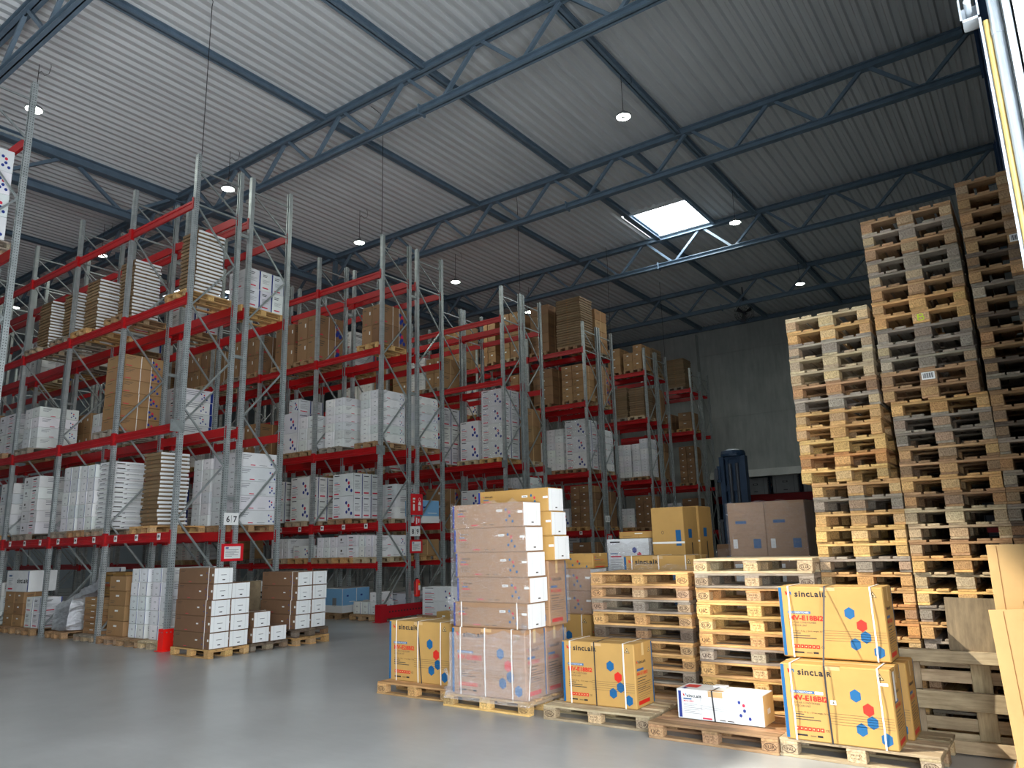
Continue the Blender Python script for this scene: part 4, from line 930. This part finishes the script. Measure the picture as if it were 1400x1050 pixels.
# white long carton
pallet(-2.77,7.12,0,0,'brown pallet carrying the long white carton in the front row','brown',2,('UIC','CODE','EUR'))
o = carton('long_carton','longw',-3.18,6.99,.146,-2.36,7.29,.262,'long white carton with blue edge and black strap, front row','carton',None,WHITE[2]); me = o.data.copy(); o.data = me
mbw = MB('cardboard'); W_, D_, H_ = .82, .30, .262
mbw.cbox(-W_/2,-D_/2,0,W_/2,D_/2,H_,.005,{'r':'tape_clear'}); F = Face(mbw,(-W_/2,-D_/2,0),(1,0,0),(0,0,1))
F.rect(.02*W_,.04*H_,.055*W_,.93*H_,'ink_navy'); F.logo(.075*W_,.78*H_,.035); F.wordmark(.125*W_,.74*H_,.02); F.rect(.08*W_,.655*H_,.18*W_,.70*H_,'ink_label'); F.text('MV-E18BI2',.08*W_,.575*H_,.016,'ink_crimson',.01,.125*W_)
F.lines(.08*W_,.5*H_,.16*W_,2,.05*H_,.01*H_,'ink_grey'); F.lines(.08*W_,.38*H_,.22*W_,4,.06*H_,.012*H_,'ink_grey'); F.rect(.30*W_,.045*H_,.41*W_,.095*H_,'ink_crimson'); F.rect(.5*W_,.05*H_,.565*W_,.08*H_,'ink_soft'); F.rect(.59*W_,.05*H_,.665*W_,.08*H_,'ink_soft')
for bb in (.49,.45,.41,.37): F.rect(.28*W_,bb*H_,.99*W_,(bb+.008)*H_,'ink_grey')
for u, v, cm in ((.735,.72,'ink_navy'),(.785,.63,'ink_crimson'),(.79,.46,'ink_navy'),(.745,.30,'ink_navy'),(.845,.22,'ink_navy')): F.hexa(u*W_,v*H_,.017,cm)
F.rect(.38*W_,.80*H_,.55*W_,.99*H_,'tape'); F.rect(.285*W_,.02*H_,.287*W_,.98*H_,'ink_grey')
T = Face(mbw,(-W_/2,-D_/2,H_),(1,0,0),(0,1,0)); T.rect(.04*W_,.35*D_,.2*W_,.8*D_,'sign_red'); T.rect(.06*W_,.05*D_,.1*W_,.3*D_,'ink_navy'); T.rect(.38*W_,0,.55*W_,.2*D_,'tape')
Rr = Face(mbw,(W_/2,-D_/2,0),(0,1,0),(0,0,1)); Rr.rect(.35*D_,.35*H_,.62*D_,.52*H_,'paper'); Rr.rect(.48*D_,.05*H_,.495*D_,.95*H_,'tape')
o.data = mbw.mesh('carton_longwhite')
strap(o,[(-.06,.155,.266),(-.06,-.154,.266),(-.045,-.154,0)],.013,'strap_black','black packing strap')
mb = MB('card_white'); mb.box(-.12,.05,.2625,.0,.14,.275); mb.build('flap', o)
# right-hand pallet with three unit cartons
pallet(-1.56,7.14,0,-.01,'pale stamped pallet under the three cartons at the right of the front row','pale',2,('EPAL','CODE','EPAL'))
o1 = single('unit_carton',U18,-2.10,6.73,.146,-1.235,7.10,.60,'sunlit printed unit carton, lower front of the right-hand group',KRAFT[0])
o2 = single('unit_carton',U18,-2.06,7.13,.146,-1.19,7.49,.60,'printed unit carton mostly hidden behind the lower front sunlit carton',KRAFT[0])
o3 = single('unit_carton',U18,-2.14,7.02,.757,-1.27,7.39,.60,'sunlit printed unit carton on top of the right-hand group',KRAFT[0])
for o, D in ((o1,.37),(o3,.37)):
    for u in (.105,.885): strap_round(o,.87,D,.6,u,.013,'strap_white','white packing strap',.02)
mb = MB('paper'); mb.box(-.433,-.001,0,-.36,.001,.03); 
F1 = Face(MB('paper'),(0,0,0),(1,0,0),(0,0,1))
mb = MB('paper'); F = Face(mb,(-.4325,-.185,0),(1,0,0),(0,0,1),.003); F.rect(.27,.367,.335,.39,'paper'); F.rect(.385,.30,.43,.335,'paper'); F.warn(.398,.308,.02); F.rect(.765,.475,.835,.497,'paper'); mb.build('paper_label', o1)['label'] = 'white paper stickers'
mb = MB('paper'); F = Face(mb,(.4325,-.185,0),(0,1,0),(0,0,1),.003); F.rect(.03,.36,.10,.58,'paper'); mb.build('paper_label', o1)['label'] = 'white paper sticker on the end'
strap(o3,[(-.03,.20,.606),(-.03,-.19,.606),(-.025,-.505,-.008),(-.022,-.51,-.3),(-.018,-.497,-.605)],.014,'strap_black','long black strap reaching down to the pallet')

# ------------------------------------------------------------------ pallet stacks
def stack(n, x, y, rz, dz, desc, front_long, woods, seed, marks=False, shift=None, top=True):
    rd = random.Random(seed); out = []
    for k_ in range(n):
        wd = woods(k_, rd); sh = shift(k_) if shift else 0
        lab = f"{WORDS[wd]} pallet, {ordw(n-k_)} from the top of the {desc}"
        mk = (rd.choice(('EPAL','EUR','UIC')), 'CODE', rd.choice(('EPAL','EUR'))) if marks else None
        out.append(pallet(x+sh+rd.uniform(-.006,.006), y+rd.uniform(-.015,.015), k_*.1445, rz+rd.uniform(-.006,.006), lab, wd, 2, mk, 'pallets in the ' + desc))
    return out
seqA = 'brown honey honey honey grey dark honey grey honey honey'.split()[::-1]
A_ = ['honey','brown','grey','honey','dark','honey','honey','grey','brown','honey'][::-1]
stack(10,-3.89,8.13,0,0,'ten-pallet stack behind the lone unit carton',True,lambda k_,r: A_[k_],21,True)
B_ = ['pale','grey','honey','new','new','honey','grey','honey','new','honey','brown'][::-1]
stack(11,-2.55,7.96,0,0,'eleven-pallet stack behind the long white carton',True,lambda k_,r: B_[k_],22,True)
def mixA(k_, r): return r.choice(('new','honey','new','honey','orange','grey')) if k_ < 21 else r.choice(('grey','brown','pale','pale','honey','grey','pale'))
stack(28,-1.57,8.42,PI/2,0,'shortest of three tall pallet stacks',False,mixA,31,False,lambda k_: -.06 if k_ > 15 else .02)
ST_MID = stack(34,-.752,8.42,PI/2,0,'middle of three tall pallet stacks',False,lambda k_,r: r.choice(('brown','grey','brown','pale','honey','brown') if k_ > 8 else ('honey','grey','new','brown')),32,False,lambda k_: -.03 if k_ > 20 else .02)
ST_TALL = stack(35,.068,8.42,PI/2,0,'tallest pallet stack beside the right wall',False,lambda k_,r: r.choice(('brown','brown','grey','brown','dark')),33,False,lambda k_: .0)
for si_, x_ in enumerate((-1.6,-.76,.08)):  # unseen rear stacks, added so the openings of the tall stacks stay dark
    for k_ in range(27):
        wd = random.choice(('brown','grey','dark','honey')); pallet(x_+random.uniform(-.006,.006), 9.84, k_*.1445, PI/2, f"{WORDS[wd]} pallet, {ordw(k_+1)} from the floor, added to darken gaps of the {('shortest','middle','tallest')[si_]} tall stack", wd, 0, None, 'rear pallets added to darken gaps')
# marks stuck or sprayed on block ends of the tall stacks
def sticker(par):
    m2 = MB('paper'); m2.box(-.6035,-.055,.026,-.6,.055,.096); F = Face(m2,(-.6035,.055,.026),(0,-1,0),(0,0,1))
    for k_ in range(9): F.rect(.012+k_*.010,.012,.017+k_*.010+(k_%2)*.002,.06,'ink_black')
    m2.build('barcode_sticker', par)['label'] = 'white barcode sticker'
sticker(ST_MID[22]); sticker(ST_TALL[30])
mb = MB('spray'); F = Face(mb,(-.601,0,.05),(0,-1,0),(0,0,1)); F.ring(.0,-.005,.03,.022,.009,'spray'); F.ring(0,.025,.024,.018,.008,'spray'); F.rect(-.03,-.02,-.021,.04,'spray')
mb.build('spray_mark', ST_MID[26])['label'] = 'yellow-green sprayed mark'
# pallet standing on edge, plywood sheet, cardboard sheets
r = pallet(-.86,7.60,.40,0,'weathered pallet standing on edge against the tall pallet stacks','pale',2); r.rotation_euler = (-(PI/2+.09),0,.02); r.location = (-.70,7.52,.41)
mb = MB('plywood'); mb.box(-.21,-.008,0,.21,.008,.44); o = mb.build('plywood_sheet', None, (-.70,7.62,.80)); o.rotation_euler = (-.08,.02,.02); F = None; tag(o,'small plywood sheet leaning on the tall pallet stacks above the edge-standing pallet','board')
pallet(-.10,6.84,0,PI/2,'brown pallet corner under the big brown cardboard sheets at the right edge','honey',2)
def board(name, w, h, loc, rot, label, folds):
    mb = MB('cardboard'); mb.cbox(0,-.006,0,w,.006,h,.002); F = Face(mb,(0,-.006,0),(1,0,0),(0,0,1))
    for u in folds: F.rect(u*w-.003,0.01,u*w+.003,h-.01,'kraft_print')
    F.rect(.22*w,.72*h,.25*w,.74*h,'kraft_print'); F.rect(.24*w,.66*h,.27*w,.675*h,'kraft_print'); F.rect(.2*w,.2*h,.27*w,.205*h,'kraft_print')
    o = mb.build(name, None, loc, rot and s2l(206,168,112)); o.rotation_euler = rot; tag(o, label, 'cardboard'); return o
board('cardboard_sheet',.75,1.1,(-.45,6.40,.148),(-.05,-.04,-.02),'large flattened brown cardboard box standing at the right edge, front one',(.12,.6))
board('cardboard_sheet',.8,1.55,(-.46,6.62,.148),(-.03,.0,.0),'taller flattened cardboard sheet behind the front one at right edge',(.08,.5))

# ------------------------------------------------------------------ second row behind
pallet(-5.5,8.95,0,0,'brown pallet under the second carton pile behind the wrapped tower','brown',1)
o = single('unit_carton',U28,-6.08,8.62,.146,-5.04,9.05,.725,'brown carton with warning triangles, base of the pile behind the wrapped tower',KRAFT[0]); strap_round(o,1.04,.43,.725,.87)
for k_, w_ in enumerate(('lower','upper')): single('long_carton','longkraft',-6.15,8.66,.874+k_*.29,-5.04,9.1,.288,f'{w_} of two film-wrapped long brown cartons behind the wrapped tower',s2l(160,126,98))
film('stretch_wrap',[(-6.15,8.64,.90,-5.04,9.1,1.46,'frl')],'stretch film round the two long cartons behind the wrapped tower',6)
o = single('unit_carton','unit/MV-E28BI2',-6.05,8.68,1.455,-5.0,9.1,.19,'low brown carton topping the pile behind the wrapped tower',KRAFT[1])
pallet(-4.25,9.35,0,0,'brown pallet carrying two carton tiers behind the ten-pallet stack','brown',1)
for k_, w_ in enumerate(('lower','upper')):
    o = single('unit_carton',U28,-4.72,9.0,.146+k_*.727,-3.72,9.4,.725,f'{w_} brown maker-named carton showing above the ten-pallet stack',KRAFT[0])
    for u in (.12,.5,.87): strap_round(o,1.0,.4,.725,u)
film('stretch_wrap',[(-4.74,8.98,.14,-3.70,9.42,1.50,'frl')],'stretch film bunched round the cartons behind the ten-pallet stack',9)
pallet(-5.7,10.75,0,0,'brown pallet under the grey film-wrapped white cartons','brown',1)
for k_ in range(3): single('printed_carton','hexw',-5.62,10.2,.146+k_*.56,-4.92,10.9,.558,f'film-wrapped white printed carton behind the front pallets, tier {cardw(k_+1)}')
single('brown_carton','kraft',-5.45,10.3,1.83,-4.8,10.8,.10,'thin brown carton lying on the film-wrapped white cartons')
film('stretch_wrap',[(-5.62,10.2,.15,-4.92,10.9,1.78,'frl')],'stretch film round the white printed cartons behind the front pallets',12)
pallet(-4.43,10.55,0,0,'brown pallet under two tall brown cartons in the second row','brown',1)
single('tall_carton','fridge',-4.82,10.12,.146,-4.32,10.62,2.11,'front of two tall brown cartons with blue labels behind the pallet stacks',KRAFT[0])
single('tall_carton','fridge',-4.82,10.64,.146,-4.30,11.15,2.13,'rear of two tall brown cartons with blue labels behind the pallet stacks',KRAFT[1])
pallet(-4.05,12.55,0,0,'brown pallet under the low dark wrapped carton','brown',1)
single('brown_carton','plain',-4.65,12.2,.146,-3.85,12.9,1.55,'low dark film-wrapped carton between the tall brown cartons and wrapped pair',KDARK[1])
film('stretch_wrap',[(-4.65,12.2,.2,-3.85,12.9,1.62,'frl')],'stretch film round the low dark carton',14)
pallet(-3.32,11.05,0,0,'brown pallet under the film-wrapped pair of large cartons','brown',1)
single('brown_carton','plain',-3.86,10.65,.146,-3.33,11.4,2.14,'left one of the film-wrapped pair of large brown cartons',s2l(168,134,104))
single('brown_carton','plain',-3.325,10.65,.146,-2.78,11.4,2.14,'right one of the film-wrapped pair of large brown cartons',s2l(164,130,100))
film('stretch_wrap',[(-3.86,10.65,.2,-2.78,11.4,2.28,'frl')],'glossy stretch film round the pair of large brown cartons',17)

# ------------------------------------------------------------------ reach truck
r = empty('reach_truck', (-5.6,16.1,0)); tag(r,'dark blue reach truck with raised mast parked in front of the concrete wall','forklift')
mb = MB('machine_navy')
for s_ in (-.24,.24): mb.box(s_-.05,-.1,.1,s_+.05,.08,3.55); mb.box(s_*.6-.03,-.02,.2,s_*.6+.03,.14,3.62)
mb.box(-.2,.02,.3,.2,.10,3.6)
for z in (.4,1.6,2.8,3.5): mb.box(-.24,-.03,z,.24,.02,z+.12)
mb.build('mast', r)
mb = MB('machine_grey'); mb.tube([(-.08,-.02,.2),(-.08,-.02,3.4)],.04,10); mb.tube([(.08,-.02,.2),(.08,-.02,3.4)],.04,10); mb.build('lift_cylinder', r)
mb = MB('machine_navy'); mb.lathe([(0,0),(.26,0),(.27,.05),(.25,.12),(.14,.16),(0,.17)],20,o=(0,.02,3.55)); mb.box(-.33,-.16,3.0,-.26,.1,3.35); mb.build('mast_head', r)
mb = MB('machine_grey'); mb.box(-.36,-.2,3.05,-.3,-.1,3.3); mb.build('camera_unit', r)
mb = MB('machine_navy'); mb.cbox(-.6,.2,.15,.6,1.9,1.1,.05); mb.cbox(-.6,1.1,1.1,.6,1.9,1.35,.05); mb.build('body', r)
mb = MB('machine_grey')
for sx_ in (-.55,.55):
    for sy_ in (.5,1.8): mb.bar((sx_,sy_,1.1),(sx_,sy_,2.15),.06,.06)
mb.box(-.6,.45,2.15,.6,1.85,2.2); mb.build('overhead_guard', r)
for s_ in (-.5,.5): mb = MB('machine_navy'); mb.box(s_-.1,-1.3,.06,s_+.1,.4,.26); mb.build('support_leg', r)
for sx_ in (-.5,.5):
    for sy_ in (-1.2,1.5): mb = MB('black_rubber'); mb.tube([(sx_-.07,sy_,.14),(sx_+.07,sy_,.14)],.14,18); mb.build('wheel', r)
for s_ in (-.2,.2): mb = MB('machine_grey'); mb.box(s_-.05,-1.25,.3,s_+.05,-.1,.34); mb.build('fork', r)
# racks of the next hall, seen through the opening in the far wall
r = empty('pallet_rack', (0,YB+3.2,0)); tag(r,'dark blue rack in the next hall, seen through the far wall opening','rack','pallet racking')
for k_ in range(10):
    for yy in (0,1.0): mb = MB('machine_navy'); mb.box(-17.0+k_*1.75-.05,yy-.04,0,-17.0+k_*1.75+.05,yy+.04,6.0); mb.build('upright_post', r)
    mb = MB('machine_navy'); xx = -17.0+k_*1.75
    for z in (.5,1.7,2.9,4.1): mb.bar((xx,.04,z),(xx,.96,z+1.15),.04,.04)
    mb.build('bracing', r)
for z in (1.7,3.85): 
    for yy in (-.05,1.0): mb = MB('rack_red'); mb.box(-17,yy,z,-1.2,yy+.05,z+.42); mb.build('load_beam', r)
for k_ in range(9): single('white_carton','end',-16.85+k_*1.75,YB+3.25,4.29,-15.4+k_*1.75,YB+4.1,.85+.12*(k_%3),f'pale carton in the next hall rack, {ordw(k_+1)} from the left')
# axial fan below the roof
r = empty('ceiling_fan', (-11.1,35.4,12.7)); tag(r,'round black caged fan hanging under the roof near the far wall','fan')
mb = MB('cable_black')
for rr2 in (.12,.24,.36,.46):
    for yy in (-.09,.09): 
        mb.tube([(rr2*math.cos(t*PI/12),yy,rr2*math.sin(t*PI/12)) for t in range(25)],.006,5,None,False)
for t in range(16):
    a = t*PI/8
    for yy in (-.09,.09): mb.bar((.05*math.cos(a),yy,.05*math.sin(a)),(.46*math.cos(a),yy,.46*math.sin(a)),.006,.006)
    mb.bar((.46*math.cos(a),-.09,.46*math.sin(a)),(.46*math.cos(a),.09,.46*math.sin(a)),.008,.008)
mb.build('cage', r)
for t in range(3):
    a = t*2*PI/3+.4; mb = MB('machine_grey'); u = Vector((math.cos(a),0,math.sin(a))); v = Vector((-math.sin(a),0,math.cos(a)))
    pts = [u*.06-v*.04+Vector((0,-.03,0)),u*.4-v*.12+Vector((0,-.05,0)),u*.42+v*.10+Vector((0,.05,0)),u*.06+v*.04+Vector((0,.03,0))]
    mb.face(pts); n_ = Vector((0,.006,0)); mb.face([p+n_ for p in pts][::-1]); mb.build('blade', r)
mb = MB('machine_grey'); mb.tube([(0,-.08,0),(0,.2,0)],.07,12); mb.bar((0,.05,.46),(0,.05,1.36),.05,.05); mb.build('motor', r)

# ------------------------------------------------------------------ lamps and cables
def lamp(x, y, what, zc=12.75, drop=True):
    r = empty('high_bay_lamp', (x,y,zc)); tag(r, 'round glowing pendant lamp ' + what, 'lamp', 'pendant lamps')
    if 'lb' not in _M:
        mb = MB('lamp_body'); mb.lathe([(0,.16),(.05,.16),(.09,.10),(.13,.06),(.185,.05),(.20,.02),(.20,-.005),(.19,-.01)],24); _M['lb'] = mb.mesh('housing')
        mb = MB('lamp_glow'); mb.lathe([(.05,-.012),(.10,-.018),(.185,-.01)],24); mb.lathe([(0,-.012),(.05,-.012)],24,'lamp_body'); _M['lg'] = mb.mesh('lens')
        mb = MB('cable_black'); mb.tube([(0,0,.15),(0,0,1.27)],.008,6); mb.tube([(0,0,1.0),(.03,.05,1.1),(.12,.1,.95),(.22,.16,1.0),(.2,.2,1.22),(.1,.22,1.36)],.006,5); _M['lc'] = mb.mesh('cord')
    link('housing', _M['lb'], r); link('lens', _M['lg'], r); link('cord', _M['lc'], r)
    la = bpy.data.lights.new('lamp_light','AREA'); la.shape = 'DISK'; la.size = .34; la.energy = 75; la.color = (.93,1.0,.90)
    o = bpy.data.objects.new('lamp_light', la); C.objects.link(o); o.location = (x,y,zc-.03); o['label'] = 'lamp light'
for i, (y, w) in enumerate(((6.6,'at the far left, behind the nearest rack end'),(12.05,'above the 6 7 rack end'),(17.45,'above the aisle before the fire-sign rack'),(22.9,'right of the fire-sign rack top'),(28.4,'behind the fourth double rack top'))): lamp(-19.25, y, w)
for y, w in ((12.2,'over the boxes of the flat white stacks'),(17.6,'deep over the rack tops, second row, nearer'),(23.0,'deep over the rack tops, second row, farther')): lamp(-27.5, y, w)
lamp(-36.5, 12.7, 'farthest left above the rack tops')
for y, w in ((16.15,'alone in the middle of the roof'),(24.65,'just right of the bright roof window'),(32.95,'near the far wall on the right')): lamp(-7.73, y, w)
def cable(pts, label, rad=.009):
    mb = MB('cable_black'); mb.tube(pts, rad, 6); tag(mb.build('hanging_cable'), label, 'cable')
cable([(-14.1,5.9,14.15),(-13.1,6.6,14.15),(-13.9,8.05,14.1),(-13.95,8.06,14.0),(-13.95,8.06,10.2)],'thin black cable dropping from the roof to the 6 7 rack end')
cable([(-13.9,12.95,13.9),(-13.95,13.35,13.9),(-13.95,13.46,13.75),(-13.95,13.46,10.2)],'thin black cable dropping from a truss to the fire-sign rack')
cable([(-13.95,20.0,13.9),(-13.95,20.05,13.7),(-13.95,20.06,10.2)],'thin black cable dropping to the fourth double rack top')
cable([(-13.95,26.6,14.1),(-13.95,26.65,13.5),(-13.95,26.56,10.1)],'thin pale cable dropping beside the fifth double rack top')
cable([(-13.95,31.95,14.0),(-13.95,31.95,10.1)],'thin cable dropping to the sixth double rack top')

# ------------------------------------------------------------------ light, camera, render look
w = bpy.data.worlds.new('sky'); sc.world = w; w.use_nodes = True; nt = w.node_tree
bg = nt.nodes['Background']; bg.inputs[0].default_value = (.88,.94,1.0,1); bg.inputs[1].default_value = 15.0
su = bpy.data.lights.new('sun','SUN'); su.energy = 7.5; su.angle = .012; su.color = (1.0,.93,.80); o = bpy.data.objects.new('sun', su); C.objects.link(o)
o.rotation_euler = Vector((1.3,1.0,-1.4)).to_track_quat('-Z','Y').to_euler()
def portal(loc, sx_, sy_, d):
    la = bpy.data.lights.new('portal','AREA'); la.shape = 'RECTANGLE'; la.size = sx_; la.size_y = sy_; la.cycles.is_portal = True
    o = bpy.data.objects.new('portal', la); C.objects.link(o); o.location = loc; o.rotation_euler = Vector(d).to_track_quat('-Z','Y').to_euler()
portal((XW+.1,(DY0+DY1)/2,DZ/2), DY1-DY0, DZ, (-1,0,0))
for (a, b2, c2, d2) in SKY: portal(((a+b2)/2,(c2+d2)/2,ZR+.45), b2-a, d2-c2, (0,0,-1))
cam = bpy.data.cameras.new('camera'); co = bpy.data.objects.new('camera', cam); C.objects.link(co); sc.camera = co
F_, yaw, pit_, roll = 1010.35, math.radians(35.67), math.radians(12.18), math.radians(-1.552)
cam.sensor_fit = 'HORIZONTAL'; cam.sensor_width = 36; cam.lens = F_/1400*36; cam.clip_start = .05; cam.clip_end = 300
fwd = Vector((-math.sin(yaw)*math.cos(pit_), math.cos(yaw)*math.cos(pit_), math.sin(pit_))); rt_ = Vector((math.cos(yaw), math.sin(yaw), 0)); up_ = rt_.cross(fwd)
r_ = rt_*math.cos(roll) + up_*math.sin(roll); u_ = -rt_*math.sin(roll) + up_*math.cos(roll)
co.matrix_world = Matrix(((r_.x,u_.x,-fwd.x,0),(r_.y,u_.y,-fwd.y,0),(r_.z,u_.z,-fwd.z,1.8),(0,0,0,1)))
sc.view_settings.view_transform = 'Standard'; sc.view_settings.look = 'None'; sc.view_settings.gamma = 1; sc.view_settings.exposure = 0.0
sc.cycles.max_bounces = 12; sc.cycles.diffuse_bounces = 8; sc.cycles.glossy_bounces = 4; sc.cycles.transparent_max_bounces = 16; sc.cycles.sample_clamp_indirect = 6.0; sc.cycles.caustics_reflective = False; sc.cycles.caustics_refractive = False
from collections import Counter
print(Counter(o.name.split('.')[0] for o in bpy.data.objects if o.get('category')).most_common(30), len(bpy.data.objects))
